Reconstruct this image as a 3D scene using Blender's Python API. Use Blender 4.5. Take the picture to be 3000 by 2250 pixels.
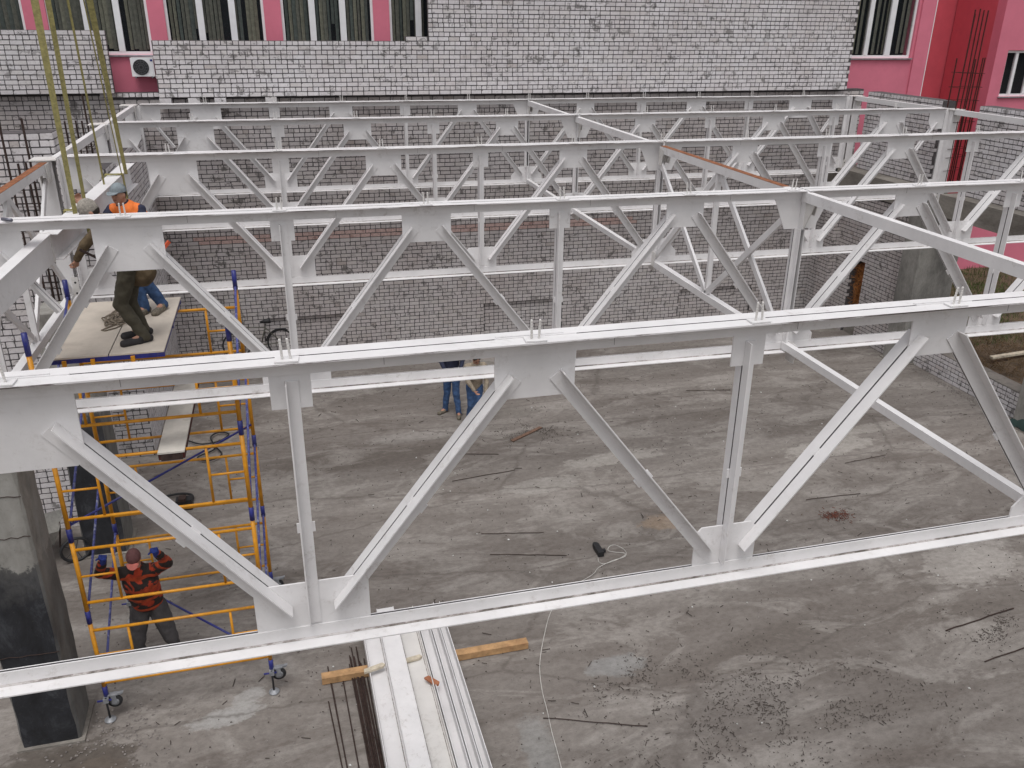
import bpy, bmesh, math, random
from mathutils import Vector, Matrix, Euler, noise as mnoise
random.seed(7)
R = math.radians
for o in list(bpy.data.objects): bpy.data.objects.remove(o)
SC = bpy.context.scene
COL = SC.collection

# ------------------------------------------------------------------ camera
CAM_POS = Vector((3.0536, -4.8222, 1.8262)); YAW, PIT, ROL, FPX = 0.259, 0.4043, 0.0097, 2508.2
cd = bpy.data.cameras.new('camera'); cam = bpy.data.objects.new('camera', cd); COL.objects.link(cam)
fw = Vector((math.sin(YAW)*math.cos(PIT), math.cos(YAW)*math.cos(PIT), -math.sin(PIT)))
rt = Vector((math.cos(YAW), -math.sin(YAW), 0)); up = rt.cross(fw)
r2 = math.cos(ROL)*rt + math.sin(ROL)*up; u2 = -math.sin(ROL)*rt + math.cos(ROL)*up
M = Matrix((r2, u2, -fw)).transposed().to_4x4(); M.translation = CAM_POS
cam.matrix_world = M
cd.sensor_fit = 'HORIZONTAL'; cd.sensor_width = 36.0; cd.lens = FPX/3000*36.0
cd.clip_start = 0.1; cd.clip_end = 600
SC.camera = cam
SC.render.resolution_x, SC.render.resolution_y = 1024, 768

# ------------------------------------------------------------------ world, sun, exposure
w = bpy.data.worlds.new('World'); SC.world = w; w.use_nodes = True
nt = w.node_tree; nt.nodes.clear()
sky = nt.nodes.new('ShaderNodeTexSky'); sky.sky_type = 'NISHITA'; sky.sun_disc = False
sky.sun_elevation = R(70); sky.sun_rotation = R(200); sky.air_density = 1.0; sky.dust_density = 4.0
hs = nt.nodes.new('ShaderNodeHueSaturation'); hs.inputs['Saturation'].default_value = 0.16
bg = nt.nodes.new('ShaderNodeBackground'); bg.inputs['Strength'].default_value = 0.15
wo = nt.nodes.new('ShaderNodeOutputWorld')
nt.links.new(sky.outputs[0], hs.inputs['Color']); nt.links.new(hs.outputs[0], bg.inputs[0]); nt.links.new(bg.outputs[0], wo.inputs[0])
sd = bpy.data.lights.new('sun', 'SUN'); sd.energy = 1.0; sd.angle = R(30); sd.color = (1.0, 0.97, 0.94)
sun = bpy.data.objects.new('sun', sd); COL.objects.link(sun)
sun.rotation_euler = Vector((-0.11, -0.32, 0.94)).to_track_quat('Z', 'Y').to_euler()
SC.view_settings.view_transform = 'Standard'; SC.view_settings.look = 'None'
SC.view_settings.gamma = 1.0; SC.view_settings.use_curve_mapping = False
SC.view_settings.exposure = 0.0

# ------------------------------------------------------------------ materials
def newmat(name):
    m = bpy.data.materials.new(name); m.use_nodes = True
    n = m.node_tree.nodes; l = m.node_tree.links
    b = n['Principled BSDF']; return m, n, l, b
def ramp(n, stops):
    r = n.new('ShaderNodeValToRGB'); e = r.color_ramp.elements
    while len(e) > 1: e.remove(e[-1])
    e[0].position = stops[0][0]; e[0].color = (*stops[0][1], 1)
    for p, c in stops[1:]:
        x = e.new(p); x.color = (*c, 1)
    return r
def tex(n, l, scale, detail=4, rough=.55, vec=None, dist=0):
    t = n.new('ShaderNodeTexNoise'); t.inputs['Scale'].default_value = scale
    t.inputs['Detail'].default_value = detail; t.inputs['Roughness'].default_value = rough; t.inputs['Distortion'].default_value = dist
    if vec is not None: l.new(vec, t.inputs['Vector'])
    return t
def wpos(n, l, scale=(1, 1, 1), rot=(0, 0, 0), loc=(0, 0, 0)):
    g = n.new('ShaderNodeNewGeometry'); mp = n.new('ShaderNodeMapping')
    mp.inputs['Scale'].default_value = scale; mp.inputs['Rotation'].default_value = rot; mp.inputs['Location'].default_value = loc
    l.new(g.outputs['Position'], mp.inputs['Vector']); return mp.outputs[0]
def mix(n, l, fac, a, b, mode='MIX'):
    m = n.new('ShaderNodeMix'); m.data_type = 'RGBA'; m.blend_type = mode
    for s, v in ((m.inputs['Factor'], fac), (m.inputs[6], a), (m.inputs[7], b)):
        if hasattr(v, 'links'): l.new(v, s)
        elif isinstance(v, tuple): s.default_value = (*v, 1)
        else: s.default_value = v
    return m.outputs[2]
def math_(n, l, op, a, b=0.0, clamp=False):
    m = n.new('ShaderNodeMath'); m.operation = op; m.use_clamp = clamp
    for i, v in enumerate((a, b)):
        if hasattr(v, 'links'): l.new(v, m.inputs[i])
        else: m.inputs[i].default_value = v
    return m.outputs[0]
def bump(n, l, b, h, strength=.3, dist=.01):
    bp = n.new('ShaderNodeBump'); bp.inputs['Strength'].default_value = strength; bp.inputs['Distance'].default_value = dist
    l.new(h, bp.inputs['Height']); l.new(bp.outputs[0], b.inputs['Normal'])
def simple(name, col, rough=.6, metal=0., var=.25, scale=12., dirt=None, bstr=.15):
    m, n, l, b = newmat(name)
    t = tex(n, l, scale, 5, .6, wpos(n, l))
    lo = tuple(c*(1-var) for c in col); hi = tuple(min(1, c*(1+var)) for c in col)
    r = ramp(n, [(.3, lo), (.7, hi)]); l.new(t.outputs[0], r.inputs[0]); c = r.outputs[0]
    if dirt:
        t2 = tex(n, l, scale*.35, 8, .7, wpos(n, l, loc=(3, 1, 7))); rr = ramp(n, [(.55, (0, 0, 0)), (.72, (1, 1, 1))]); l.new(t2.outputs[0], rr.inputs[0])
        c = mix(n, l, rr.outputs[0], c, dirt)
    l.new(c, b.inputs['Base Color']); b.inputs['Roughness'].default_value = rough; b.inputs['Metallic'].default_value = metal
    bump(n, l, b, t.outputs[0], bstr, .003)
    return m

def mat_white(name='white_paint', base=(.76, .745, .75), dirt=(.32, .28, .25), amt=(.54, .74)):
    m, n, l, b = newmat(name)
    p = wpos(n, l)
    t1 = tex(n, l, 2.2, 8, .65, p); r1 = ramp(n, [(.35, base), (.7, tuple(c*.86 for c in base))]); l.new(t1.outputs[0], r1.inputs[0])
    t2 = tex(n, l, 9, 10, .78, wpos(n, l, (1, 1, 1), loc=(5, 2, 1)), .3); r2_ = ramp(n, [(amt[0], (0, 0, 0)), (amt[1], (1, 1, 1))]); l.new(t2.outputs[0], r2_.inputs[0])
    tm = tex(n, l, 1.1, 3, .5, wpos(n, l, loc=(1, 9, 4))); rm = ramp(n, [(.42, (0, 0, 0)), (.65, (1, 1, 1))]); l.new(tm.outputs[0], rm.inputs[0])
    f = math_(n, l, 'MULTIPLY', r2_.outputs[0], rm.outputs[0]); f = math_(n, l, 'MULTIPLY', f, .8)
    c = mix(n, l, f, r1.outputs[0], dirt)
    t3 = tex(n, l, 70, 4, .8, p); r3 = ramp(n, [(.69, (0, 0, 0)), (.74, (1, 1, 1))]); l.new(t3.outputs[0], r3.inputs[0])
    f3 = math_(n, l, 'MULTIPLY', r3.outputs[0], rm.outputs[0]); c = mix(n, l, math_(n, l, 'MULTIPLY', f3, .5), c, (.12, .08, .06))
    l.new(c, b.inputs['Base Color']); b.inputs['Roughness'].default_value = .55
    bump(n, l, b, t2.outputs[0], .12, .002)
    return m
W_ = mat_white()
W_DIRTY = mat_white('white_paint_dirty', (.70, .68, .66), (.25, .21, .18), (.50, .70))

def mat_dust():
    m, n, l, b = newmat('gritty_fillet_paint')
    t = tex(n, l, 17, 8, .8, wpos(n, l, (.45, 1, 1))); tm = tex(n, l, .9, 3, .5, wpos(n, l, loc=(1, 9, 4)))
    f = math_(n, l, 'ADD', t.outputs[0], math_(n, l, 'MULTIPLY', math_(n, l, 'SUBTRACT', tm.outputs[0], .5), .7))
    r = ramp(n, [(.42, (.50, .47, .465)), (.50, (.30, .27, .255)), (.62, (.10, .085, .075))]); l.new(f, r.inputs[0])
    l.new(r.outputs[0], b.inputs['Base Color']); b.inputs['Roughness'].default_value = .9; return m
DUSTLINE = mat_dust()
def mat_chip():
    m, n, l, b = newmat('chipped_edge_paint')
    t = tex(n, l, 6, 8, .8, wpos(n, l, (.35, 1, 6), loc=(2, 5, 1))); tm = tex(n, l, .7, 3, .5, wpos(n, l, loc=(6, 9, 4)))
    f = math_(n, l, 'ADD', t.outputs[0], math_(n, l, 'MULTIPLY', math_(n, l, 'SUBTRACT', tm.outputs[0], .5), .8))
    r = ramp(n, [(.50, (.70, .68, .69)), (.56, (.22, .19, .19)), (.62, (.08, .065, .06))]); l.new(f, r.inputs[0])
    l.new(r.outputs[0], b.inputs['Base Color']); b.inputs['Roughness'].default_value = .8; return m
def mat_brick(nm='silicate_brick', tint=(1, 1, 1)):
    m, n, l, b = newmat(nm)
    oi = n.new('ShaderNodeObjectInfo'); g = n.new('ShaderNodeNewGeometry')
    rnd = math_(n, l, 'FRACT', math_(n, l, 'ADD', oi.outputs['Random'], g.outputs['Random Per Island']))
    r = ramp(n, [(0, (.63, .605, .615)), (.25, (.68, .66, .68)), (.5, (.72, .695, .715)), (.8, (.67, .645, .645)), (.95, (.74, .71, .73)), (1, (.55, .51, .50))]); l.new(rnd, r.inputs[0])
    p = wpos(n, l)
    t = tex(n, l, 26, 6, .7, p); rr = ramp(n, [(.34, (.84, .83, .83)), (.52, (1, 1, 1))]); l.new(t.outputs[0], rr.inputs[0])
    c = mix(n, l, 1.0, r.outputs[0], rr.outputs[0], 'MULTIPLY')
    # broad weathering
    tb = tex(n, l, .55, 4, .6, wpos(n, l, loc=(4, 0, 2))); rb = ramp(n, [(.35, (.86, .83, .82)), (.62, (1, 1, 1))]); l.new(tb.outputs[0], rb.inputs[0])
    c = mix(n, l, 1.0, c, rb.outputs[0], 'MULTIPLY')
    # mortar smears
    ts = tex(n, l, 4.6, 7, .72, wpos(n, l, (1, 1, 1.15), loc=(8, 3, 1)), .5); rs = ramp(n, [(.560, (0, 0, 0)), (.60, (1, 1, 1))]); l.new(ts.outputs[0], rs.inputs[0])
    tg = tex(n, l, .8, 2, .5, wpos(n, l, loc=(2, 3, 5))); rg = ramp(n, [(.38, (.35, .35, .35)), (.55, (1, 1, 1))]); l.new(tg.outputs[0], rg.inputs[0])
    c = mix(n, l, math_(n, l, 'MULTIPLY', math_(n, l, 'MULTIPLY', rs.outputs[0], rg.outputs[0]), .8), c, (.16, .15, .145))
    c = mix(n, l, 1.0, c, tint, 'MULTIPLY')
    l.new(c, b.inputs['Base Color']); b.inputs['Roughness'].default_value = .9
    bump(n, l, b, t.outputs[0], .35, .004)
    return m
BRICK = mat_brick()
BRICK_DUSTY_SHADE = mat_brick('dusty_shaded_silicate_brick', (.80, .78, .76))  # tint combines brownish dust with painted-in shade of the lower walls
MORTAR = simple('mortar', (.088, .08, .083), .95, 0, .35, 18)
BRICK_RED = simple('pinkish_brick', (.50, .36, .33), .9, 0, .25, 22, (.22, .12, .10))

def mat_conc(name, base, dark, sc=1.0, speck=True, streak=(1, 1, 1)):
    m, n, l, b = newmat(name)
    t = tex(n, l, 1.4*sc, 9, .66, wpos(n, l, streak)); r = ramp(n, [(.33, dark), (.55, base), (.72, tuple(c*1.22 for c in base))]); l.new(t.outputs[0], r.inputs[0])
    t2 = tex(n, l, 22*sc, 8, .75, wpos(n, l, streak, loc=(3, 3, 3))); r2_ = ramp(n, [(.3, (.72, .72, .72)), (.55, (1, 1, 1))]); l.new(t2.outputs[0], r2_.inputs[0])
    c = mix(n, l, 1.0, r.outputs[0], r2_.outputs[0], 'MULTIPLY')
    if speck:
        t3 = tex(n, l, 48*sc, 4, .7, wpos(n, l, (1, 1, 1), loc=(1, 7, 3))); r3 = ramp(n, [(.66, (0, 0, 0)), (.70, (1, 1, 1))]); l.new(t3.outputs[0], r3.inputs[0])
        c = mix(n, l, math_(n, l, 'MULTIPLY', r3.outputs[0], .7), c, (.05, .045, .04))
    l.new(c, b.inputs['Base Color']); b.inputs['Roughness'].default_value = .9
    bump(n, l, b, t2.outputs[0], .4, .006)
    return m
CONC = mat_conc('concrete', (.30, .29, .27), (.16, .155, .145), 1.2, True, (1, 1, .45))
CONC_D = mat_conc('old_concrete', (.25, .23, .205), (.14, .125, .11), 1.0, True, (.5, .5, 1.4))
BITUMEN = mat_conc('bitumen_coat', (.040, .043, .050), (.010, .010, .012), 1.6, False, (1, 1, .55))

def mat_column():
    m, n, l, b = newmat('half_coated_concrete')
    p = wpos(n, l, (1, 1, .55)); t = tex(n, l, 2.2, 9, .68, p); rc = ramp(n, [(.33, (.15, .14, .13)), (.5, (.27, .26, .24)), (.7, (.36, .35, .33))]); l.new(t.outputs[0], rc.inputs[0])
    t2 = tex(n, l, 3.4, 10, .72, wpos(n, l, (1, 1, .6), loc=(4, 4, 1)), .5); rb = ramp(n, [(.36, (.008, .008, .010)), (.53, (.018, .019, .024)), (.64, (.045, .048, .055)), (.76, (.13, .13, .135))]); l.new(t2.outputs[0], rb.inputs[0])
    g = n.new('ShaderNodeNewGeometry'); sx = n.new('ShaderNodeSeparateXYZ'); l.new(g.outputs['Position'], sx.inputs[0])
    t3 = tex(n, l, 2.6, 9, .75, wpos(n, l, (1, 1, .8), loc=(1, 2, 7)))
    f = math_(n, l, 'ADD', sx.outputs[2], math_(n, l, 'MULTIPLY', math_(n, l, 'SUBTRACT', t3.outputs[0], .5), 1.1))
    f = math_(n, l, 'SUBTRACT', -3.70, f); rr = ramp(n, [(.0, (0, 0, 0)), (.06, (.75, .75, .75)), (.5, (1, 1, 1))]); l.new(f, rr.inputs[0])
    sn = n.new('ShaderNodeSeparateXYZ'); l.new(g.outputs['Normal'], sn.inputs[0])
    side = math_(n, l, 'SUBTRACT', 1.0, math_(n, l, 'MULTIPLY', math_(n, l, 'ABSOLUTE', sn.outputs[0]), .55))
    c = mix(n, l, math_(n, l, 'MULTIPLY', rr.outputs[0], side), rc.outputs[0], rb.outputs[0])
    t4 = tex(n, l, 30, 5, .7, wpos(n, l)); r4 = ramp(n, [(.62, (0, 0, 0)), (.70, (1, 1, 1))]); l.new(t4.outputs[0], r4.inputs[0])
    c = mix(n, l, math_(n, l, 'MULTIPLY', r4.outputs[0], .5), c, (.07, .065, .06))
    l.new(c, b.inputs['Base Color']); b.inputs['Roughness'].default_value = .85; bump(n, l, b, t2.outputs[0], .5, .012)
    return m
COLM = mat_column()
def mat_floor():
    m, n, l, b = newmat('screed_floor')
    # long trowel bands running across the hall
    pb = wpos(n, l, (.16, 1.0, 1), (0, 0, R(4)))
    tb = tex(n, l, 1.0, 5, .6, pb, .6)
    rb = ramp(n, [(.30, (.136, .117, .103)), (.45, (.177, .156, .141)), (.55, (.213, .191, .174)), (.70, (.28, .255, .235))]); l.new(tb.outputs[0], rb.inputs[0])
    c = rb.outputs[0]
    # medium mottling with hard edges: spread dust and cement
    tm = tex(n, l, 1.3, 9, .72, wpos(n, l, (.45, 1, 1), (0, 0, R(5)), (3, 1, 0)), .8)
    rm = ramp(n, [(.50, (0, 0, 0)), (.545, (.55, .55, .55)), (.62, (1, 1, 1))]); l.new(tm.outputs[0], rm.inputs[0])
    c = mix(n, l, math_(n, l, 'MULTIPLY', rm.outputs[0], .5), c, (.37, .345, .32))
    td = tex(n, l, 1.7, 8, .74, wpos(n, l, (.35, 1, 1), (0, 0, R(3)), (9, 4, 0)), .5)
    rd = ramp(n, [(.55, (0, 0, 0)), (.66, (1, 1, 1))]); l.new(td.outputs[0], rd.inputs[0])
    c = mix(n, l, math_(n, l, 'MULTIPLY', rd.outputs[0], .6), c, (.125, .103, .09))
    # local stains: (x, y, rx, ry, colour, strength)
    for i, (x, y, rx, ry, rot, colr, st) in enumerate([
            (1.75, 4.02, .75, .22, 12, (.40, .395, .385), .75), (2.0, 4.3, .35, .18, 20, (.40, .395, .385), .6),
            (13.4, 8.7, 1.6, .45, 4, (.42, .395, .365), .62), (15.0, 9.3, 1.5, .3, 3, (.40, .375, .345), .5),
            (13.3, 4.6, 1.3, .8, 20, (.40, .375, .35), .55), (8.9, 9.3, 1.6, .35, 4, (.41, .385, .355), .6),
            (7.2, 8.6, 1.2, .4, 4, (.38, .36, .335), .5), (5.2, 11.2, 1.5, .35, 3, (.36, .34, .32), .4),
            (8.9, 6.9, .55, .35, 0, (.30, .205, .125), .45), (8.0, 2.6, 1.25, .75, 10, (.135, .118, .108), .5),
            (6.8, 3.7, .6, .3, 0, (.33, .345, .35), .4), (5.4, 2.6, .3, .8, 0, (.30, .315, .315), .35),
            (-.1, 3.6, 1.2, .7, 0, (.075, .06, .048), .8), (.35, 3.4, .5, .45, 0, (.13, .105, .085), .7), (.0, 2.6, .7, .8, 0, (.07, .057, .046), .7),
            (7.4, 11.9, 1.2, .5, 0, (.14, .125, .11), .5), (7.6, 10.7, .8, .35, 10, (.12, .105, .092), .55), (12.0, 10.6, 1.2, .35, 0, (.14, .12, .105), .5)]):
        g = n.new('ShaderNodeNewGeometry'); mp = n.new('ShaderNodeMapping'); mp.vector_type = 'TEXTURE'
        mp.inputs['Location'].default_value = (x, y, -6.25); mp.inputs['Scale'].default_value = (rx, ry, 50); mp.inputs['Rotation'].default_value = (0, 0, R(rot))
        l.new(g.outputs['Position'], mp.inputs['Vector'])
        gr = n.new('ShaderNodeTexGradient'); gr.gradient_type = 'SPHERICAL'; l.new(mp.outputs[0], gr.inputs[0])
        ns = tex(n, l, 3.2, 8, .72, wpos(n, l, (1, 1.6, 1), loc=(i*3.1, 2, 0)))
        f = math_(n, l, 'ADD', gr.outputs[1], math_(n, l, 'MULTIPLY', math_(n, l, 'SUBTRACT', ns.outputs[0], .5), 1.5))
        rr = ramp(n, [(.26, (0, 0, 0)), (.38, (.8, .8, .8)), (.6, (1, 1, 1))]); l.new(f, rr.inputs[0])
        # keep it off everywhere outside the ellipse
        ins = math_(n, l, 'MULTIPLY', math_(n, l, 'GREATER_THAN', gr.outputs[1], .005), rr.outputs[0])
        c = mix(n, l, math_(n, l, 'MULTIPLY', ins, st), c, colr)
    # fine grit
    t2 = tex(n, l, 13, 9, .8, wpos(n, l, (.7, 1, 1))); r2_ = ramp(n, [(.32, (.70, .69, .68)), (.58, (1.04, 1.04, 1.04))]); l.new(t2.outputs[0], r2_.inputs[0])
    c = mix(n, l, 1.0, c, r2_.outputs[0], 'MULTIPLY')
    t3 = tex(n, l, 30, 3, .75, wpos(n, l, (.8, 1.1, 1), loc=(1, 7, 3))); r3 = ramp(n, [(.655, (0, 0, 0)), (.69, (1, 1, 1))]); l.new(t3.outputs[0], r3.inputs[0])
    c = mix(n, l, math_(n, l, 'MULTIPLY', r3.outputs[0], .6), c, (.06, .05, .045))
    # shrinkage cracks between the strips
    v = n.new('ShaderNodeTexVoronoi'); v.feature = 'DISTANCE_TO_EDGE'; v.inputs['Scale'].default_value = .42
    ad = n.new('ShaderNodeVectorMath'); ad.operation = 'ADD'; ns = tex(n, l, 2.5, 5, .6, wpos(n, l)); sc = n.new('ShaderNodeVectorMath'); sc.operation = 'SCALE'; sc.inputs[3].default_value = .22
    l.new(ns.outputs[1], sc.inputs[0]); l.new(sc.outputs[0], ad.inputs[0]); l.new(wpos(n, l, (.35, 1, 0), (0, 0, R(3))), ad.inputs[1]); l.new(ad.outputs[0], v.inputs['Vector'])
    rc = ramp(n, [(.0, (1, 1, 1)), (.012, (0, 0, 0))]); l.new(v.outputs['Distance'], rc.inputs[0])
    c = mix(n, l, math_(n, l, 'MULTIPLY', rc.outputs[0], .55), c, (.10, .085, .075))
    l.new(c, b.inputs['Base Color']); b.inputs['Roughness'].default_value = .88
    bump(n, l, b, t2.outputs[0], .35, .008)
    return m
FLOOR = mat_floor()
RUST = simple('rusty_steel', (.26, .10, .045), .85, .2, .4, 14, (.12, .05, .03))
RUST_D = simple('dark_rusty_rod', (.055, .035, .03), .8, .4, .4, 20)
RUST_R = simple('red_rust_rod', (.06, .014, .012), .85, .2, .4, 20)
YEL = simple('yellow_enamel', (.62, .265, .012), .42, 0, .2, 9, (.38, .17, .03))
BLUE = simple('blue_enamel', (.022, .028, .19), .4, 0, .25, 14, (.10, .10, .16))
BLUE_W = simple('worn_blue_enamel', (.07, .08, .26), .5, 0, .5, 30, (.45, .46, .52))
ZINC = simple('zinc_plate', (.30, .31, .33), .55, .4, .3, 14)
BLACK = simple('black_rubber', (.018, .018, .02), .6, 0, .3, 20)
PLY = simple('dusty_plywood', (.56, .50, .43), .8, 0, .12, 3.2, (.42, .36, .30))
PLANKM = simple('dusty_board', (.56, .53, .48), .85, 0, .12, 6, (.36, .31, .26))
WOOD = simple('sawn_timber', (.42, .25, .12), .8, 0, .3, 9, (.30, .15, .07))
WOOD_P = simple('pale_offcut', (.52, .46, .36), .85, 0, .25, 14, (.3, .25, .2))
PINK = simple('pink_render', (.66, .185, .26), .88, 0, .06, 1.6, (.58, .155, .22), .05)
PINK_D = simple('dark_red_render', (.56, .085, .115), .88, 0, .08, 2.0)
PVC = simple('white_window_profile', (.80, .80, .82), .35, 0, .06, 4)
def mat_glass():
    m, n, l, b = newmat('window_glass'); b.inputs['Base Color'].default_value = (.02, .025, .03, 1); b.inputs['Roughness'].default_value = .05
    b.inputs['Transmission Weight'].default_value = 0.0; b.inputs['Alpha'].default_value = .16; b.inputs['Specular IOR Level'].default_value = .6
    return m
GLASS = mat_glass()
ROOM = simple('dark_room', (.012, .014, .018), .9)
BLIND = [simple('blind_slat_a', (.24, .245, .20), .8), simple('blind_slat_b', (.16, .19, .17), .8), simple('blind_slat_c', (.33, .33, .25), .8)]
SLING = simple('olive_webbing', (.27, .24, .095), .85, 0, .3, 30, (.15, .13, .05))
ROPE = simple('hemp_rope', (.20, .165, .125), .9, 0, .3, 40)
CABLE_W = simple('white_cable', (.55, .53, .50), .6)
DIRT = mat_conc('earth', (.11, .075, .045), (.05, .035, .02), 1.6, True)
GRASS = simple('grass_blades', (.065, .095, .022), .8, 0, .5, 3, (.10, .085, .03))
STRAW = simple('dry_straw', (.42, .17, .05), .85, 0, .45, 8)
GREEN_T = simple('green_tarpaulin', (.03, .06, .055), .6, 0, .3, 8)
SKIN = simple('skin', (.42, .22, .15), .55, 0, .12, 25)
NAVY = simple('navy_cloth', (.022, .026, .055), .85, 0, .3, 14)
JEANS = simple('blue_denim', (.035, .075, .17), .85, 0, .4, 16)
OLIVE = simple('olive_work_trousers', (.065, .058, .04), .9, 0, .25, 12)
BROWN = simple('brown_work_jacket', (.10, .07, .038), .9, 0, .3, 12)
BROWN_D = simple('dark_brown_sleeve', (.05, .032, .024), .9, 0, .3, 12)
ORANGE = simple('hi_vis_orange', (.85, .20, .035), .7, 0, .12, 9)
GREYC = simple('grey_cap', (.20, .23, .25), .85, 0, .25, 20)
BEIGE = simple('beige_knit', (.30, .25, .19), .9, 0, .3, 30)
BEANIE = simple('grey_knit_hat', (.27, .245, .215), .95, 0, .35, 40)
SHOE = simple('black_shoe', (.022, .02, .022), .7, 0, .3, 20)
SANDAL = simple('grey_sandal', (.15, .13, .10), .8, 0, .5, 40)
GREYT = simple('grey_work_trousers', (.065, .06, .062), .9, 0, .25, 10)
GLOVE = simple('blue_glove', (.012, .03, .19), .8, 0, .3, 25)
CAPM = simple('maroon_cap', (.14, .06, .06), .85, 0, .25, 20)
CAPB = simple('salmon_cap_peak', (.55, .16, .13), .8)
HAIR = simple('dark_hair', (.025, .018, .014), .9)
def mat_plaid():
    m, n, l, b = newmat('orange_black_plaid')
    t0_ = tex(n, l, 5.5, 3, .5, wpos(n, l, (1, .4, 1)), 1.2); r0 = ramp(n, [(.53, (.030, .020, .018)), (.56, (.48, .052, .018))]); l.new(t0_.outputs[0], r0.inputs[0])
    wv = n.new('ShaderNodeTexWave'); wv.bands_direction = 'Z'; wv.inputs['Scale'].default_value = 1.6; wv.inputs['Distortion'].default_value = 1.5; l.new(wpos(n, l), wv.inputs['Vector'])
    r1 = ramp(n, [(.80, (0, 0, 0)), (.86, (1, 1, 1))]); l.new(wv.outputs[1], r1.inputs[0])
    c = mix(n, l, r1.outputs[0], r0.outputs[0], (.50, .07, .02))
    t = tex(n, l, 14, 4, .6, wpos(n, l)); rr = ramp(n, [(.35, (.55, .55, .55)), (.65, (1, 1, 1))]); l.new(t.outputs[0], rr.inputs[0])
    l.new(mix(n, l, 1.0, c, rr.outputs[0], 'MULTIPLY'), b.inputs['Base Color']); b.inputs['Roughness'].default_value = .85
    return m
PLAID = mat_plaid()

# ------------------------------------------------------------------ builders
class MB:
    def __init__(s): s.v = []; s.f = []; s.m2 = []; s.mat2 = None
    def add(s, vs, fs):
        o = len(s.v); s.v += [Vector(x) for x in vs]; s.f += [tuple(i+o for i in f) for f in fs]; return s
    def box(s, a, b):
        (x0, y0, z0), (x1, y1, z1) = a, b
        return s.add([(x0, y0, z0), (x1, y0, z0), (x1, y1, z0), (x0, y1, z0), (x0, y0, z1), (x1, y0, z1), (x1, y1, z1), (x0, y1, z1)],
                     [(3, 2, 1, 0), (4, 5, 6, 7), (0, 1, 5, 4), (1, 2, 6, 5), (2, 3, 7, 6), (3, 0, 4, 7)])
    def prism(s, poly, p, ex, ey, ez, L):
        p, ex, ey, ez = Vector(p), Vector(ex), Vector(ey), Vector(ez)
        n = len(poly)
        vs = [p+ex*a+ey*b for a, b in poly] + [p+ex*a+ey*b+ez*L for a, b in poly]
        fs = [tuple(range(n-1, -1, -1)), tuple(range(n, 2*n))] + [(i, (i+1) % n, (i+1) % n+n, i+n) for i in range(n)]
        return s.add(vs, fs)
    def bar(s, p, q, wd, ht, upv=(0, 0, 1)):
        p, q = Vector(p), Vector(q); d = (q-p); L = d.length; d.normalize()
        sx = d.cross(Vector(upv)).normalized(); sy = sx.cross(d).normalized()
        return s.prism([(-wd/2, -ht/2), (wd/2, -ht/2), (wd/2, ht/2), (-wd/2, ht/2)], p, sx, sy, d, L)
    def tube(s, pts, r, n=8, closed=False, caps=True):
        pts = [Vector(p) for p in pts]; N = len(pts); base = None; rings = []
        rs = r if isinstance(r, (list, tuple)) else [r]*N
        for i, p in enumerate(pts):
            a = pts[i-1] if (i > 0 or closed) else p; b = pts[(i+1) % N] if (i < N-1 or closed) else p
            d = (b-a).normalized()
            if base is None:
                base = d.orthogonal().normalized()
            else: base = (base-d*base.dot(d)).normalized()
            c = d.cross(base)
            rings.append([p+(base*math.cos(2*math.pi*k/n)+c*math.sin(2*math.pi*k/n))*rs[i] for k in range(n)])
        vs = [x for rg in rings for x in rg]; fs = []
        for i in range(N if closed else N-1):
            j = (i+1) % N
            fs += [(i*n+k, i*n+(k+1) % n, j*n+(k+1) % n, j*n+k) for k in range(n)]
        if caps and not closed: fs += [tuple(range(n-1, -1, -1)), tuple((N-1)*n+k for k in range(n))]
        return s.add(vs, fs)
    def mesh(s, name, m, off=(0, 0, 0), smooth=False):
        me = bpy.data.meshes.new(name); o = Vector(off)
        me.from_pydata([tuple(x-o) for x in s.v], [], s.f); me.materials.append(m)
        if s.mat2:
            me.materials.append(s.mat2)
            for i in s.m2: me.polygons[i].material_index = 1
        if smooth: me.shade_smooth()
        me.update(); return me
def worg(o):
    v = Vector((0, 0, 0))
    while o is not None: v += o.location; o = o.parent
    return v
def obj(name, mb, m, parent=None, smooth=False, org=None):
    off = worg(parent) if parent else Vector((0, 0, 0))
    if org is not None: off = Vector(org)
    o = bpy.data.objects.new(name, mb.mesh(name, m, off, smooth)); COL.objects.link(o)
    if parent: o.parent = parent; o.location = off-worg(parent)
    else: o.location = off
    return o
def tag(o, label, cat, group=None):
    o['label'] = label; o['category'] = cat
    if group: o['group'] = group
    return o
def thing(name, label, cat, loc=(0, 0, 0), group=None):
    o = bpy.data.objects.new(name, None); o.empty_display_size = .2; COL.objects.link(o); o.location = loc
    return tag(o, label, cat, group)
def struct(name, mb, m):
    o = obj(name, mb, m); o['kind'] = 'structure'; return o
def kids(o): return [c for c in bpy.data.objects if c.parent == o]
def copy_tree(o, parent=None, km=None):
    if km is None:
        km = {}
        for c in bpy.data.objects:
            if c.parent: km.setdefault(c.parent.name, []).append(c)
    c = o.copy(); COL.objects.link(c); c.parent = parent
    for ch in km.get(o.name, []): copy_tree(ch, c, km)
    return c

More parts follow.
